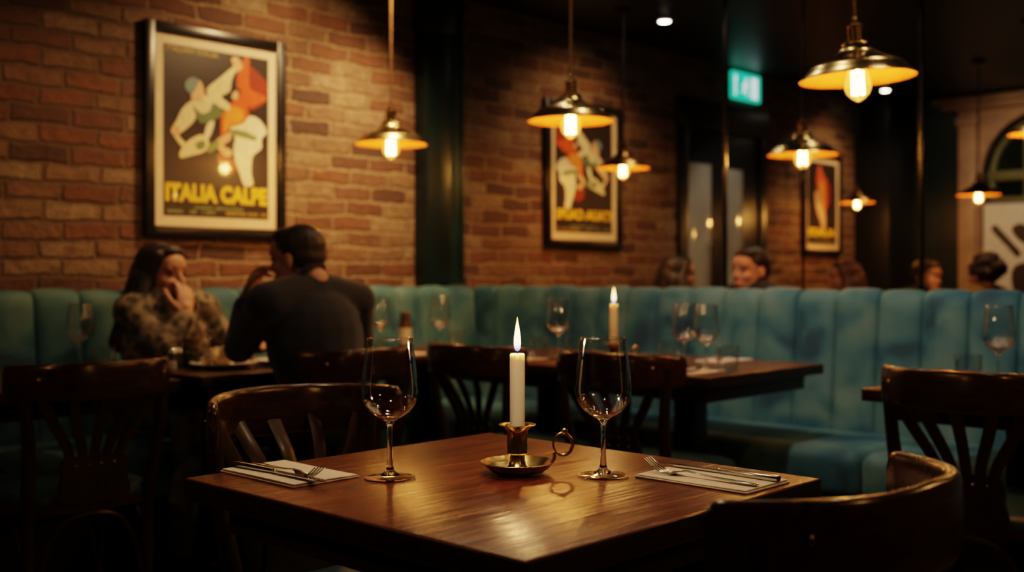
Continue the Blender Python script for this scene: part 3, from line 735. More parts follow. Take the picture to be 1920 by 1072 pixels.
MB().lathe([(.0002, 0), (.026, 0), (.028, .004), (.028, .10), (.022, .122), (.018, .13), (.0002, .13)], 32).obj('bottle_body', M['cap_brown'], b, True, 40)
MB().lathe([(.0284, .03), (.0284, .10)], 32).obj('bottle_label', M['china'], b)
MB().lathe([(.019, .128), (.021, .130), (.021, .16), (.018, .166), (.0002, .167)], 32).obj('bottle_cap', M['cap_brown'], b, True, 40)

# ------------------------------------------------------------------ pendant lamps
LIGHTS = []
def make_pendant(label, loc, Rr, cord_to, shade='shade', tilt=0, watts=9):
    t_ = thing('pendant_lamp', label, 'pendant lamp', loc, 0, 'brass pendant lamps')
    if tilt: t_.rotation_euler = Euler((0, 0, -math.atan2(SN, CS))).to_matrix().to_4x4().to_euler(); t_.rotation_euler.rotate_axis('Y', -tilt)
    q = lambda P: [(r * Rr, z * Rr) for r, z in P]
    o = [(1.0, 0), (1.005, .012), (.93, .075), (.86, .16), (.80, .225), (.72, .275), (.60, .325), (.46, .385), (.35, .45), (.285, .52), (.25, .585), (.21, .60)]
    i_ = [(.20, .585), (.27, .51), (.335, .44), (.45, .373), (.595, .313), (.71, .262), (.785, .213), (.845, .15), (.915, .068), (.99, .002), (1.0, 0)]
    MB().lathe(q(o), 64).obj('lamp_shade', M[shade], t_, True, 40)
    MB().lathe(q([(.21, .599)] + i_), 64).obj('shade_lining', M['shade_in'], t_, True, 60)
    MB().lathe(q([(.25, .585), (.255, .61), (.225, .64), (.17, .655), (.142, .66), (.142, .90), (.155, .91), (.155, .94), (.12, .965), (.065, .985), (.06, 1.07), (.045, 1.10), (.0002, 1.10)]), 40).obj('lamp_holder', M['brass' if shade == 'shade' else 'shade_dark'], t_, True, 35)
    MB().lathe(q([(.0002, -.41), (.03, -.40), (.11, -.35), (.19, -.27), (.232, -.17), (.232, -.06), (.20, .06), (.155, .20), (.11, .33), (.10, .42)]), 32).obj('glass_bulb', M['bulb'], t_, True, 80)
    m = MB(); N = 10
    for k in range(N):
        a = 2 * PI * k / N; a2 = 2 * PI * (k + 1) / N; r = .105 * Rr
        z0, z1 = -.27 * Rr, .12 * Rr
        m.tube([(r * math.cos(a), r * math.sin(a), z0), (r * .96 * math.cos(a), r * .96 * math.sin(a), z1)], .013 * Rr, 6)
        zz = z1 if k % 2 else z0
        m.tube([(r * math.cos(a), r * math.sin(a), zz), (r * math.cos(a2), r * math.sin(a2), zz)], .012 * Rr, 6)
    m.tube([(0, 0, -.2 * Rr), (0, 0, .3 * Rr)], .03 * Rr, 8)
    m.obj('filament', M['filament'], t_)
    zt = (cord_to - loc[2]); m = MB()
    dx, dy = 0, 0
    if tilt:
        inv = t_.rotation_euler.to_matrix().inverted(); e = inv @ Vector((0, 0, zt)); s0 = Vector((0, 0, 1.09 * Rr)); mid = (s0 * .6 + e * .4)
        pts = [s0, s0 + Vector((0, 0, .06)), e]
    else: pts = [(0, 0, 1.09 * Rr), (0, 0, zt * .5), (0, 0, zt - .02)]
    m.tube(pts, .0048, 8).obj('hanging_cord', M['cord' if shade == 'shade' else 'black'], t_)
    if not tilt: MB().lathe([(.0002, zt - .002), (.05, zt - .002), (.05, zt - .012), (.035, zt - .028), (.0002, zt - .03)], 24).obj('ceiling_rose', M['black'], t_, True, 40)
    ld = bpy.data.lights.new('pendant_glow', 'POINT'); ld.energy = watts * 1.7; ld.color = (1, .52, .18); ld.shadow_soft_size = .02
    lo = bpy.data.objects.new('pendant_glow', ld); col.objects.link(lo); lo.parent = t_; lo.location = (0, 0, -.10 * Rr)
    return t_
pn = [(1608, 148, 2.90, .150, 'large brass pendant lamp at the upper right, nearest of the pendants', 'shade', math.radians(2.6), 10),
      (733, 271, 4.56, .151, 'brass pendant lamp with lit bulb against the brick wall, right of the largest poster', 'shade', 0, 9),
      (1070, 228, 3.85, .151, 'brass pendant lamp overlapping the top of the middle poster', 'shade', 0, 9),
      (1168, 316, 5.95, .146, 'dark bronze pendant lamp overlapping the right edge of the middle poster', 'shade_dark', 0, 8),
      (1505, 291, 5.00, .158, 'brass pendant lamp overlapping the top left of the farthest poster', 'shade', 0, 8),
      (1607, 380, 8.20, .130, 'small distant pendant lamp right of the farthest poster', 'shade_dark', 0, 7),
      (1835, 366, 7.40, .142, 'distant dark pendant lamp in front of the cream arch surround', 'shade_dark', 0, 7),
      (1932, 252, 6.20, .118, 'pendant lamp cut off by the right edge in front of the arched window', 'shade', 0, 7)]
for px, py, d, rr, lab, sh, tl, wt in pn:
    p = at_depth(px, py, d); make_pendant(lab, p, rr, CEIL, sh, tl, wt)

# recessed downlights
for px, py, lab in ((1246, 38, 'small round recessed downlight glowing in the dark ceiling left of the exit sign'), (1660, 168, 'small recessed downlight just below the large pendant shade')):
    p = on_z(px, py, CEIL); t_ = thing('recessed_downlight', lab, 'ceiling light', (p.x, p.y, CEIL), 0, 'recessed downlights')
    MB().lathe([(.033, -.001), (.046, -.001), (.046, -.006), (.040, -.010), (.033, -.008)], 32).obj('trim_ring', M['black'], t_, True, 30)
    MB().ell((0, 0, -.004), (.033, .033, .010)).obj('lens', M['downlight'], t_)

# exit sign on the wall over the doorway
a, b = on_y(1374, 160, WY - .03), on_y(1426, 160, WY - .03); zt, zb = a.z + .095, a.z - .095
W_ = b.x - a.x; cx = (a.x + b.x) / 2; zc = on_y(1400, 163, WY - .03).z; hs = .098
ex = thing('exit_sign', 'lit green emergency exit sign with running figure above the doorway', 'sign', (cx, WY, zc))
MB().box((-W_ / 2, -.035, -hs), (W_ / 2, -.001, hs), .012).obj('sign_box', M['exit_green'], ex, True, 30)
MB().box((W_ * .12, -.0375, -hs * .80), (W_ * .36, -.0350, hs * .72), .001).obj('door_symbol', M['exit_white'], ex)
m = MB(); m.prism([(.016 * math.cos(2 * PI * i / 14) - .02, .045 + .016 * math.sin(2 * PI * i / 14)) for i in range(14)], -.0375, -.035, fr=lambda x, y, z: (x, z, y))
def strip(p, w): 
    q = []
    for (x0, y0), (x1, y1) in zip(p[:-1], p[1:]):
        d = Vector((x1 - x0, y1 - y0)).normalized(); n_ = Vector((-d.y, d.x)) * w
        m.prism([(x0 + n_.x, y0 + n_.y), (x0 - n_.x, y0 - n_.y), (x1 - n_.x, y1 - n_.y), (x1 + n_.x, y1 + n_.y)], -.0375, -.035, fr=lambda x, y, z: (x, z, y))
strip([(-.025, .028), (-.035, -.012)], .016); strip([(-.035, -.012), (-.005, -.030), (-.01, -.065)], .009); strip([(-.035, -.012), (-.055, -.04), (-.08, -.045)], .009)
strip([(-.025, .022), (.006, .005), (.018, .016)], .007); strip([(-.025, .022), (-.058, .012), (-.062, -.012)], .007)
m.obj('running_figure', M['exit_white'], ex, False)
m = MB(); m.prism([(-W_ * .46, -.075), (-W_ * .40, -.075), (-W_ * .40, .03), (-W_ * .36, .03), (-W_ * .43, .078), (-W_ * .49, .03), (-W_ * .46, .03)], -.0375, -.035, fr=lambda x, y, z: (x, z, y)); m.obj('arrow_symbol', M['exit_white'], ex, False)

# ------------------------------------------------------------------ posters
SHP = [  # (ink, outline in the picture-crop frame)
 ('deepred', [(495, 225), (585, 290), (612, 330), (612, 385), (545, 440), (500, 430)]),
 ('red', [(440, 260), (475, 182), (502, 186), (506, 330), (560, 362), (604, 392), (560, 415), (515, 438), (495, 425), (500, 480), (470, 520), (420, 532), (385, 560), (356, 595), (350, 500), (366, 450), (398, 412), (432, 388)]),
 ('orange', [(370, 470), (410, 430), (470, 450), (470, 510), (410, 525), (365, 560)]),
 ('deepred', [(335, 680), (370, 668), (420, 716), (436, 765), (390, 776), (345, 742)]),
 ('pale', [(400, 540), (470, 520), (505, 480), (560, 500), (602, 562), (572, 600), (570, 650), (522, 690), (515, 780), (525, 835), (478, 842), (452, 780), (430, 720), (418, 650), (425, 590)]),
 ('leaf', [(405, 548), (480, 560), (545, 590), (530, 610), (470, 592), (415, 575)]),
 ('peach', [(330, 600), (370, 576), (402, 560), (402, 600), (362, 632), (412, 664), (380, 692), (330, 640)]),
 ('cream', [(190, 405), (218, 440), (212, 500), (160, 552), (132, 577), (168, 622), (150, 638), (108, 580), (95, 548), (122, 500), (150, 440)]),
 ('peach', [(100, 535), (130, 530), (140, 570), (112, 585)]),
 ('cream', [(275, 340), (330, 290), (380, 250), (420, 214), (405, 186), (430, 172), (456, 195), (462, 235), (425, 255), (405, 300), (396, 350), (352, 378), (398, 420), (386, 450), (340, 430), (298, 395)]),
 ('peach', [(405, 184), (432, 172), (456, 195), (460, 232), (432, 240)]),
 ('cream', [(190, 400), (225, 392), (270, 368), (308, 402), (302, 450), (265, 472), (220, 442)]),
 ('green', [(205, 422), (245, 466), (290, 450), (307, 410), (350, 438), (356, 475), (300, 506), (250, 516), (220, 482)]),
 ('peach', [(205, 300), (240, 295), (262, 345), (255, 385), (225, 402), (195, 385), (198, 350)]),
 ('bluegrey', [(165, 305), (195, 278), (234, 292), (220, 330), (200, 362), (170, 340)]),
 ('cream', [(135, 682), (150, 640), (190, 600), (240, 575), (276, 590), (286, 640), (250, 668), (200, 682), (150, 696)]),
 ('green', [(215, 625), (245, 605), (268, 615), (262, 645), (232, 655)]),
 ('pale', [(278, 520), (312, 504), (302, 560), (276, 602), (262, 580)]),
 ('leaf', [(275, 640), (320, 610), (345, 625), (320, 650), (285, 668)]),
 ('black', [(400, 345), (425, 325), (452, 345), (446, 382), (405, 387)]),
 ('peach', [(412, 360), (434, 347), (444, 375), (426, 396), (408, 386)])]
def crop_uv(x, y):
    s_ = (x - 56) / 556.0; top = 95 + 95 * s_; bot = 995 + 25 * s_
    return s_, (y - top) / (bot - top)
def make_poster(label, x0, x1, z0, z1, shapes, title, top, flip, title_t=(.805, .915), spread=1.0):
    """hangs on the brick wall; local x right, z up, picture face towards -y"""
    W, H = x1 - x0, z1 - z0
    t_ = thing('framed_poster', label, 'poster', ((x0 + x1) / 2, WY, (z0 + z1) / 2), 0, 'framed drinks posters')
    fw, mw = W * .062, W * .062
    m = MB()
    for lo, hi in (((-W / 2, -.035, -H / 2), (-W / 2 + fw, 0, H / 2)), ((W / 2 - fw, -.035, -H / 2), (W / 2, 0, H / 2)), ((-W / 2 + fw, -.035, H / 2 - fw), (W / 2 - fw, 0, H / 2)), ((-W / 2 + fw, -.035, -H / 2), (W / 2 - fw, 0, -H / 2 + fw))):
        m.box(lo, hi, .003)
    m.obj('picture_frame', M['black_frame'], t_)
    MB().box((-W / 2 + fw * .8, -.018, -H / 2 + fw * .8), (W / 2 - fw * .8, -.002, H / 2 - fw * .8)).obj('mat_board', M['mat_board'], t_, False)
    pw, ph = W - 2 * fw - 2 * mw, H - 2 * fw - 2 * mw
    keys = sorted({k for k, _ in shapes} | {'dark', 'leaf', 'ochre'}); mats = [INK[k] for k in keys]
    m = MB(); m.add([(-pw / 2, -.0186, -ph / 2), (pw / 2, -.0186, -ph / 2), (pw / 2, -.0186, ph / 2), (-pw / 2, -.0186, ph / 2)], [(0, 1, 2, 3)], keys.index('dark'))
    for i, (k, out) in enumerate(shapes):
        pts = []
        for (x, y) in smooth_closed(out, 3):
            s_, t2 = crop_uv(x, y); s_ = min(max(s_, .005), .995); s_ = 1 - s_ if flip else s_
            pts.append(((s_ - .5) * pw, -.0189 - .00012 * i, (.5 - t2) * ph))
        m.add(pts, [tuple(range(len(pts)))], keys.index(k))
    rr = random.Random(3)                        # rows of tiny unreadable print
    for (s0, s1, tt, hh, k) in ((.28, .74, .945, .016, 'leaf'), (.04, .47, .972, .020, 'leaf'), (.58, .98, .972, .018, 'ochre')):
        x = s0
        while x < s1:
            w = .010 + .018 * rr.random(); xa, xb = (x, x + w) if not flip else (1 - x - w, 1 - x)
            if rr.random() > .12:
                za = (.5 - tt - hh * .5 * (.7 + .3 * rr.random())) * ph; zb_ = (.5 - tt + hh * .5) * ph
                m.add([((xa - .5) * pw, -.0192, za), ((xb - .5) * pw, -.0192, za), ((xb - .5) * pw, -.0192, zb_), ((xa - .5) * pw, -.0192, zb_)], [(0, 1, 2, 3)], keys.index(k))
            x += w + .006
    m.obj('print_sheet', mats, t_, False)
    tc = (title_t[0] + title_t[1]) / 2
    text_mesh(title, (title_t[1] - title_t[0]) * ph, INK['yellow'], 'title_lettering', t_, (0, -.0225, (.5 - tc) * ph), pw * .97, flip, .005)
    if top: text_mesh(top, .030 * ph, INK['ochre'], 'top_lettering', t_, ((-.24 if not flip else .24) * pw, -.0225, (.5 - .028) * ph), pw * .48, flip, .0005)
    return t_
def wx(px): return on_y(px, 400, WY - .035).x
def wz(px, py): return on_y(px, py, WY - .035).z
make_poster('large black-framed two-dancer poster titled in yellow capitals, above the seated couple', wx(274), wx(537), wz(274, 441), wz(274, 33), SHP, 'ITALIA CALPE', 'ITALIAN ITALIA', False)
make_poster('mirror-image dancer poster in black frame, behind the middle pendant on the shadowed brick', wx(1026), wx(1168), wz(1026, 462), wz(1026, 180), SHP, 'ITALIA CALPE', None, True, (.80, .89))
SH3 = [('red', [(250, 190), (300, 170), (330, 240), (420, 330), (470, 430), (440, 560), (400, 640), (320, 700), (260, 640), (230, 520), (250, 430), (220, 330)]),
       ('orange', [(280, 330), (340, 330), (400, 430), (390, 540), (330, 600), (290, 520), (270, 430)]),
       ('peach', [(180, 460), (250, 430), (300, 560), (380, 650), (400, 760), (370, 850), (330, 860), (300, 760), (230, 640)]),
       ('deepred', [(420, 360), (500, 430), (480, 560), (430, 600)])]
make_poster('narrow-looking distant poster of a single orange-red figure, near the dark column', wx(1509), wx(1580), wz(1509, 476), wz(1509, 281), SH3, 'ITALIA', None, False, (.80, .90))
# white picture below the arched window
m = MB(); px0, px1 = AC + AR - .02, AC - AR + .02
pp = thing('framed_picture', 'white picture with black leafy shapes and a yellow disc below the arched window', 'picture', (X0 - .09, AC, 1.27))
MB().box((-.012, -.47, -.38), (.012, .47, .38), .003).obj('picture_frame', M['black_frame'], pp)
keys = ['white', 'black', 'yellow']; m = MB()
def ppoly(pts, k, i): m.add([(-.0135 - .0003 * i, y, z) for y, z in pts], [tuple(range(len(pts)))], k)
ppoly([(-.455, -.365), (.455, -.365), (.455, .365), (-.455, .365)], 0, 0)
for i, sh in enumerate(([(.37, .20), (.33, .17), (.22, .04), (.17, -.02), (.20, -.06), (.27, .02), (.39, .15)], [(.24, .17), (.15, .20), (.05, .08), (.09, .03), (.19, .08)], [(.10, .34), (.02, .32), (.05, .20), (.12, .26)],
                        [(.22, -.13), (.10, -.10), (-.02, -.16), (-.1, -.36), (.18, -.36), (.24, -.25)], [(-.05, .2), (-.2, .25), (-.35, .05), (-.2, -.1)])): ppoly(smooth_closed(sh, 3), 1, i + 1)
ppoly([(.02 + .085 * math.cos(2 * PI * k / 24), -.16 + .16 * math.sin(2 * PI * k / 24)) for k in range(24)], 2, 8)
ppoly([(.02 + .035 * math.cos(2 * PI * k / 16), -.16 + .07 * math.sin(2 * PI * k / 16)) for k in range(16)], 1, 9)
m.obj('print_sheet', [INK[k] for k in keys], pp, False)

# ------------------------------------------------------------------ people
def basis(f, up=(0, 0, 1)):
    f = Vector(f).normalized(); u = Vector(up); l = u.cross(f).normalized(); u = f.cross(l).normalized()
    return Matrix((f, l, u)).transposed()          # columns: forward, left, up
def head_prims(m, c, B, k=1.0):
    P = lambda f, l, u: Vector(c) + B @ (Vector((f, l, u)) * k)
    E = lambda p, r: m.ell(P(*p), tuple(x * k for x in r), B)
    E((-.012, 0, .035), (.094, .074, .082)); E((.028, 0, -.030), (.062, .057, .078)); E((.058, 0, -.093), (.024, .026, .018))
    E((.066, 0, .040), (.030, .055, .045))
    m.cap(P(.088, 0, .012), P(.108, 0, -.022), .008 * k, .012 * k); E((.096, 0, -.028), (.014, .017, .009))
    for s_ in (1, -1):
        E((.074, s_ * .030, .026), (.020, .024, .009)); E((.060, s_ * .036, -.024), (.026, .022, .022)); E((-.008, s_ * .074, -.008), (.018, .010, .031))
    E((.086, 0, -.058), (.011, .024, .006)); E((.083, 0, -.069), (.011, .021, .007))
def face_parts(c, B, parent, brow, k=1.0):
    P = lambda f, l, u: Vector(c) + B @ (Vector((f, l, u)) * k)
    for s_ in (1, -1):
        MB().ell(P(.079, s_ * .031, .009), (.011 * k, .014 * k, .008 * k), B).obj('eye', M['eye'], parent)
        MB().tube([P(.091, s_ * .014, .027), P(.092, s_ * .032, .033), P(.078, s_ * .050, .026)], [.003, .0042, .002], 6).obj('eyebrow', brow, parent)
    MB().ell(P(.0885, 0, -.0625), (.0105 * k, .023 * k, .0085 * k), B).obj('lips', M['lips'], parent)
def hand_prims(m, wrist, d, n, side, curl, k=1.0):
    """palm along d from the wrist, palm facing n, side=+1 puts the thumb at d x n"""
    wrist, d, n = Vector(wrist), Vector(d).normalized(), Vector(n); n = (n - d * n.dot(d)).normalized(); lat = d.cross(n) * side
    B = Matrix((d, lat, n)).transposed()
    m.ell(wrist + d * .050 * k, (.050 * k, .038 * k, .0145 * k), B); m.cap(wrist - d * .02, wrist + d * .03, .026 * k, .025 * k)
    for i, (o, L) in enumerate(((.027, .072), (.009, .080), (-.010, .075), (-.028, .058))):
        p = wrist + d * (.086 - .004 * abs(i - 1)) * k + lat * o * k; a = curl[0] if isinstance(curl, tuple) else curl; a *= (1 + .12 * i); ang = a * .6
        q = p - d * .02 * k; m.cap(q, p, .0105 * k, .0098 * k)
        for j, fr in enumerate((.45, .30, .25)):
            v = d * math.cos(ang) + n * math.sin(ang) + lat * (.06 * (1.5 - i)) * .5; v.normalize(); q = p + v * L * fr * k
            m.cap(p, q, (.0095 - .001 * j) * k, (.0088 - .0012 * j) * k); p = q; ang += a
    p = wrist + d * .022 * k + lat * .028 * k
    for L, v in ((.042, d * .75 + lat * .65 + n * .25), (.032, d * .9 + lat * .28 + n * .35), (.024, d * .95 + lat * .05 + n * .45)):
        v = v.normalized(); q = p + v * L * k; m.cap(p, q, .0118 * k, .0098 * k); p = q
def person(label, J, head_f, look, outfit, hair_fn, hands, female=False, hk=None, vox=.006, trousers='trousers', group=None, faces=True):
    """J: joint positions in world; the body is one skin, clothes and hair are its children"""
    k = .96 if female else 1.0
    B = basis(look, head_f); hc_ = Vector(J['head'])
    neck0, chest, belly, pelvis = Vector(J['neck']), Vector(J['chest']), Vector(J['belly']), Vector(J['pelvis'])
    tb_ = basis(J['facing'])
    lr = tb_ @ Vector((0, 1, 0))
    m = MB(); head_prims(m, hc_, B, hk or k)
    hb = hc_ + B @ Vector((-.025, 0, -.06))
    m.cap(hb, neck0, .052 * k, .058 * k)
    def torso(m, g):
        m.ell(chest, (.115 * k + g, .175 * k + g, .17 * k + g), tb_); m.ell((chest + belly) / 2, (.11 * k + g, .155 * k + g, .15 * k + g), tb_)
        m.ell(belly, (.115 * k + g, .150 * k + g, .13 * k + g), tb_); m.ell(pelvis, (.13 * k + g, .175 * k + g, .12 * k + g), tb_)
        for s_ in ('l', 'r'): m.cap(neck0 - Vector((0, 0, .02)), Vector(J['sh_' + s_]), .05 * k + g, .058 * k + g)
        m.cap(neck0 - Vector((0, 0, .03)), chest, .062 * k + g * .6, .10 * k + g)
    def arm(m, s_, g, upto=1.0):
        a, b_, c_ = Vector(J['sh_' + s_]), Vector(J['el_' + s_]), Vector(J['wr_' + s_]); e = b_ + (c_ - b_) * upto
        m.cap(a, b_, .052 * k + g, .040 * k + g); m.cap(b_, e, .040 * k + g, (.040 - .013 * upto) * k + g)
    def leg(m, s_, g, upto=1.0):
        a, b_, c_ = Vector(J['hip_' + s_]), Vector(J['kn_' + s_]), Vector(J['an_' + s_]); e = b_ + (c_ - b_) * upto
        m.cap(a, b_, .085 * k + g, .056 * k + g); m.cap(b_, e, .055 * k + g, .040 * k + g)
    torso(m, 0)
    for s_ in 'lr':
        arm(m, s_, 0); leg(m, s_, 0)
        c_ = Vector(J['an_' + s_]); f = tb_ @ Vector((1, 0, 0)); m.cap(c_ - Vector((0, 0, .03)), c_ + f * .14 - Vector((0, 0, .045)), .036, .028)
        if s_ in hands: hand_prims(m, J['wr_' + s_], *hands[s_], k=k)
    body = m.voxel('person', M['skin'], vox, 3); tag(body, label, 'person', group)
    m = MB(); torso(m, .012)
    for s_ in 'lr': arm(m, s_, .013, .90)
    m.voxel('jumper' if not female else 'blouse', M[outfit], max(vox, .008), 16, body)
    m = MB(); m.ell(pelvis - Vector((0, 0, .02)), (.135 * k + .012, .18 * k + .012, .11 * k + .01), tb_)
    for s_ in 'lr': leg(m, s_, .012, .93)
    m.voxel('trousers', M[trousers], .010, 4, body)
    for s_ in 'lr':
        m = MB(); c_ = Vector(J['an_' + s_]); f = tb_ @ Vector((1, 0, 0)); m.cap(c_ - Vector((0, 0, .03)), c_ + f * .15 - Vector((0, 0, .045)), .045, .036); m.cap(c_ - Vector((0, 0, .045)), c_ + Vector((0, 0, .01)), .047, .046); m.voxel('shoe', M['black'], .008, 3, body)
    
    if not female:
        ax = (hb - neck0).normalized(); cl = ax.cross(tb_ @ Vector((1, 0, 0))).normalized(); cf = cl.cross(ax); cpt = neck0 * .72 + hb * .28
        MB().tube([cpt + cf * (.062 * math.cos(2 * PI * i / 28) - .004) + cl * .060 * math.sin(2 * PI * i / 28) - ax * .012 * math.cos(2 * PI * i / 28) for i in range(28)], .013, 10, closed=True).obj('collar', M[outfit], body)
    m = MB(); hm = hair_fn(m, hc_, B, hk or k, neck0, tb_); m.voxel('hair', hm, .006, 3, body)
    if faces: face_parts(hc_, B, body, hm, hk or k)
    return body
def short_hair(mat):
    def fn(m, c, B, k, nk_, tb_):
        P = lambda f, l, u: Vector(c) + B @ (Vector((f, l, u)) * k); E = lambda p, r: m.ell(P(*p), tuple(x * k for x in r), B)
        E((-.020, 0, .046), (.094, .080, .082)); E((-.044, 0, .008), (.064, .074, .058)); E((.03, 0, .088), (.055, .062, .034))
        return M[mat]
    return fn
def curly_hair(mat):
    def fn(m, c, B, k, nk_, tb_):
        P = lambda f, l, u: Vector(c) + B @ (Vector((f, l, u)) * k); rr = random.Random(5)
        m.ell(P(-.025, 0, .045), (.105 * k, .092 * k, .095 * k), B)
        for i in range(70):
            a, b_ = rr.random() * 2 * PI, rr.random() * 1.9
            m.ell(P(-.03 - .0 + .10 * math.sin(b_) * math.cos(a), .09 * math.sin(b_) * math.sin(a), .045 + .09 * math.cos(b_)), .02)
        return M[mat]
    return fn
def long_hair(mat, front=True, drop=.30):
    def fn(m, c, B, k, nk_, tb_):
        P = lambda f, l, u: Vector(c) + B @ (Vector((f, l, u)) * k); E = lambda p, r: m.ell(P(*p), tuple(x * k for x in r), B)
        E((-.022, 0, .044), (.096, .084, .084)); E((.038, 0, .092), (.045, .058, .028)); E((-.045, 0, -.01), (.075, .086, .08))
        for s_ in (1, -1):
            m.cap(P(.035, s_ * .062, .075), P(-.005, s_ * .080, -.02), .024, .026)
            pts = [P(-.005, s_ * .080, -.02), P(.0, s_ * .100, -.10), P(.05, s_ * .108, -.19) if front else P(-.06, s_ * .09, -.17), P(.085, s_ * .098, -drop) if front else P(-.09, s_ * .085, -drop)]
            for a, b_, r0, r1 in zip(pts[:-1], pts[1:], (.034, .044, .042), (.044, .042, .020)): m.cap(a, b_, r0, r1)
        pts = [P(-.06, 0, .0), P(-.085, 0, -.10), P(-.10, 0, -.20), P(-.105, 0, -drop)]
        for a, b_, r0, r1 in zip(pts[:-1], pts[1:], (.075, .072, .062), (.072, .062, .035)):
            m.cap(a, b_, r0, r1)
        for s_ in (1, -1):
            m.cap(P(-.05, s_ * .055, -.03), P(-.08, s_ * (.12 if front else .065), -drop * .9), .05, .04)
        return M[mat]
    return fn
def seated(x, y, facing, head, lean=.06, sh=1.0, w=.19, wr=None, el=None, seat=.48, kn=.43, an=.41):
    """generic seated skeleton; facing is a horizontal direction"""
    f = Vector((facing[0], facing[1], 0)).normalized(); l = Vector((0, 0, 1)).cross(f); p = Vector((x, y, 0)); up = Vector((0, 0, 1))
    J = dict(facing=f, head=head, pelvis=p + up * (seat + .10), belly=p + f * lean * .4 + up * (seat + .21), chest=p + f * lean * .8 + up * (sh - .15), neck=p + f * lean * 1.1 + up * (sh + .045))
    for s_, q in (('l', 1), ('r', -1)):
        J['sh_' + s_] = p + f * lean + l * q * w + up * (sh - .02)
        J['el_' + s_] = p + f * (lean + .12) + l * q * (w + .05) + up * (sh - .27)
        J['wr_' + s_] = p + f * (lean + .36) + l * q * (w - .06) + up * .80
        J['hip_' + s_] = p + l * q * .09 + up * (seat + .075); J['kn_' + s_] = p + f * kn + l * q * .11 + up * (seat + .055); J['an_' + s_] = p + f * an + l * q * .11 + up * .085
    J.update(el or {}); J.update(wr or {}); return J
# woman on the banquette, hand raised to her mouth
J = seated(2.08, 3.80, (0.05, -1), (2.065, 3.745, 1.075), .07, .965, .150, seat=.52, kn=.39, an=.31,
           el={'el_r': (1.985, 3.59, .815), 'el_l': (2.30, 3.70, .815)}, wr={'wr_r': (2.085, 3.605, .925), 'wr_l': (2.38, 3.54, .812)})
person('woman with long dark hair and printed blouse, hand at her mouth, on the banquette', J, (0, .05, 1), (.32, -1, -.05), 'blouse', long_hair('hair_dark', True, .29),
       {'r': ((.10, .28, .95), (-.1, .95, -.2), 1, .30), 'l': ((-.5, -1, 0), (0, 0, -1), -1, .10)}, True, None, .005, 'trouser_print')
# man with his back to the room
J = seated(2.18, 2.885, (-.10, 1), (2.150, 3.01, 1.125), .07, 1.005, .195, seat=.53, kn=.36, an=.17,
           el={'el_l': (2.03, 3.17, .83), 'el_r': (2.48, 3.10, .83)}, wr={'wr_l': (2.085, 3.215, .985), 'wr_r': (2.46, 3.28, .815)})
person('man in dark navy jumper seen from behind, leaning on the table towards the woman', J, (-.05, .10, 1), (-.42, 1, -.10), 'navy', short_hair('hair_short'),
       {'l': ((.22, -.25, .9), (.5, -.8, -.3), -1, .45), 'r': ((-.1, 1, 0), (0, 0, -1), 1, .10)}, False, .93, .005)
# guests beyond the divider, built for mirror reflections: heads and shoulders above the banquette
def guest(px, py, d, label, facing, look, outfit, hf, female, hands=None, wr=None):
    h = at_depth(px, py, d); f = Vector(facing).normalized(); x, y = h.x - f.x * .07, h.y - f.y * .07; zs = h.z - .115
    J = seated(x, y, facing, h, .06, zs, .18, seat=.53)
    if wr: 
        l = Vector((0, 0, 1)).cross(Vector((f.x, f.y, 0))); F3 = Vector((f.x, f.y, 0))
        J['el_r'] = Vector((x, y, zs - .22)) + F3 * .20 - l * .20; J['wr_r'] = Vector((h.x, h.y, h.z - .13)) + F3 * .11 - l * .06
    person(label, J, (0, 0, 1), look, outfit, hf, hands or {}, female, None, .009, 'trousers', 'guests beyond the divider')
    c = dup(ch, (x, y, 0), math.atan2(f.y, f.x) - PI / 2, 'chair under the ' + ' '.join(label.split()[:8]).rstrip(','))
guest(1272, 517, 6.4, 'dark-haired woman beyond the divider, left of the glazed door', (.75, -.6), (.75, -.55, 0), 'charcoal', long_hair('hair_dark', False, .22), True)
guest(1408, 509, 5.5, 'dark-haired man in black beyond the divider, face turned to the doorway', (-.9, .35), (-.9, .25, 0), 'charcoal', short_hair('hair_dark'), False)
guest(1584, 522, 7.2, 'auburn-haired guest beyond the divider, under the farthest poster', (-.2, 1), (-.45, .7, 0), 'rust', long_hair('hair_auburn', False, .22), True)
guest(1737, 521, 7.5, 'man with hand raised to his face beyond the divider, right of the steel post', (-.35, -1), (-.25, -1, -.1), 'charcoal', short_hair('hair_short'), False,
      {'r': ((.05, -.02, 1), (.3, .9, 0), -1, .35)}, True)
guest(1845, 517, 6.7, 'curly-haired guest in a mustard top beyond the divider, in front of the arch', (.2, 1), (.4, .8, 0), 'mustard', curly_hair('hair_dark'), False)

# ------------------------------------------------------------------ lights
def spot(loc, target, watts, color, angle, blend=.6, size=.03):
    ld = bpy.data.lights.new('ceiling_and_fill_spot', 'SPOT'); ld.energy = watts; ld.color = color; ld.spot_size = math.radians(angle); ld.spot_blend = blend; ld.shadow_soft_size = size
    o = bpy.data.objects.new('ceiling_and_fill_spot', ld); col.objects.link(o); o.location = loc
    o.rotation_euler = (Vector(target) - Vector(loc)).to_track_quat('-Z', 'Y').to_euler(); return o
def point(loc, watts, color, size=.01):
    ld = bpy.data.lights.new('flame_and_fill_glow', 'POINT'); ld.energy = watts; ld.color = color; ld.shadow_soft_size = size
    o = bpy.data.objects.new('flame_and_fill_glow', ld); col.objects.link(o); o.location = loc; return o
WARM = (1, .60, .28); AMB = (1, .70, .42); NEU = (1, .90, .77)
point((hc.x, hc.y, .7502 + .0465 + .150 + .030), 2.3, (1, .56, .22), .008)
point((c2.x, c2.y, .7502 + .0465 + .176 + .030), 1.2, (1, .56, .22), .008)
spot((2.95, 3.35, 2.50), (2.75, 4.15, 1.45), 78, WARM, 112, 1)       # poster wash
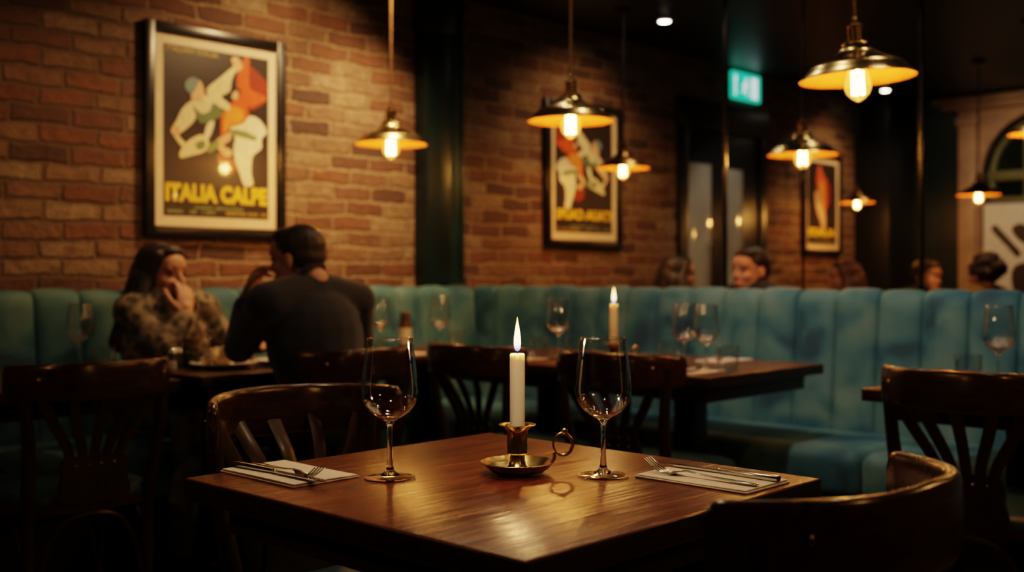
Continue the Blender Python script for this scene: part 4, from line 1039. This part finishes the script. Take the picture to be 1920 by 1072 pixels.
spot((3.35, 3.50, 2.50), (3.25, 4.15, 1.30), 80, WARM, 84, 1)
spot((1.75, 3.40, 2.50), (1.8, 4.15, 1.0), 12, WARM, 80, 1)
spot((4.95, 3.45, 2.50), (4.9, 4.15, 1.3), 34, WARM, 110, 1)        # shadowed brick and middle poster
spot((8.0, 3.45, 2.50), (8.0, 4.15, 1.3), 40, WARM, 100, 1)
spot((2.7, 1.75, 2.50), (4.0, 1.9, .75), 62, NEU, 66, 1)              # facing banquette
spot((2.7, 2.85, 2.50), (4.0, 2.85, .75), 34, NEU, 66, 1)
spot((2.7, .9, 2.50), (4.0, .9, .75), 26, NEU, 66, 1)
spot((7.6, 2.6, 2.47), (9.0, 2.9, 1.5), 55, AMB, 85, 1)  # spot added to brighten the arch surround and white picture
spot((1.62, 1.66, 2.50), (1.26, 1.2, .75), 60, (1, .72, .44), 62, 1, .05)   # added spot over the nearest table, without a fixture
spot((.15, .35, 2.45), (1.32, 1.24, .87), 90, (1, .74, .50), 13, 1, .03)  # added narrow fill spot on the candle, no such fixture
spot((6.4, 3.3, 2.48), (6.5, 4.1, 1.2), 14, NEU, 60)
for x, y, e in ((2.3, 2.35, 12), (2.2, .75, 8), (3.55, 3.1, 10), (.75, 3.0, 4), (3.12, 1.22, 3.5), (2.66, 1.62, 3.5), (3.12, 2.25, 5), (3.15, 2.75, 4), (4.85, 2.35, 5), (4.75, 3.3, 3), (5.6, 2.9, 16), (6.6, 2.2, 16)):
    spot((x, y, 2.50), (x, y, 0), e, (1, .74, .48), 150, 1, .04)  # added wide spots for highlights on the brass shades and general fill
for p_ in ((2.75, .15, 1.63), (1.25, -.45, 1.66), (-.35, 2.1, 1.66)): point(p_, 8, (1, .52, .18), .04)  # added fill points, no flames; in place of pendants out of view
w = bpy.data.worlds.new('dim_world'); scene.world = w; w.use_nodes = True
bg = w.node_tree.nodes['Background']; bg.inputs[0].default_value = (.35, .5, .55, 1); bg.inputs[1].default_value = .03

# ------------------------------------------------------------------ camera and view
cd = bpy.data.cameras.new('camera'); cam = bpy.data.objects.new('camera', cd); scene.collection.objects.link(cam)
cam.location = CAM; cam.rotation_euler = (PI / 2, 0, -math.atan2(SN, CS))
cd.sensor_width = 36; cd.lens = FPX / 1920 * 36; cd.shift_y = (HOR - 536) / 1920
cd.dof.use_dof = True; cd.dof.focus_distance = 1.77; cd.dof.aperture_fstop = 2.8
scene.camera = cam
scene.cycles.caustics_reflective = False; scene.cycles.caustics_refractive = False
scene.cycles.use_denoising = True; scene.cycles.blur_glossy = .2; scene.cycles.sample_clamp_indirect = 25
scene.cycles.max_bounces = 10; scene.cycles.transparent_max_bounces = 24; scene.cycles.transmission_bounces = 10
scene.view_settings.view_transform = 'Filmic'; scene.view_settings.look = 'Medium High Contrast'; scene.view_settings.exposure = .08
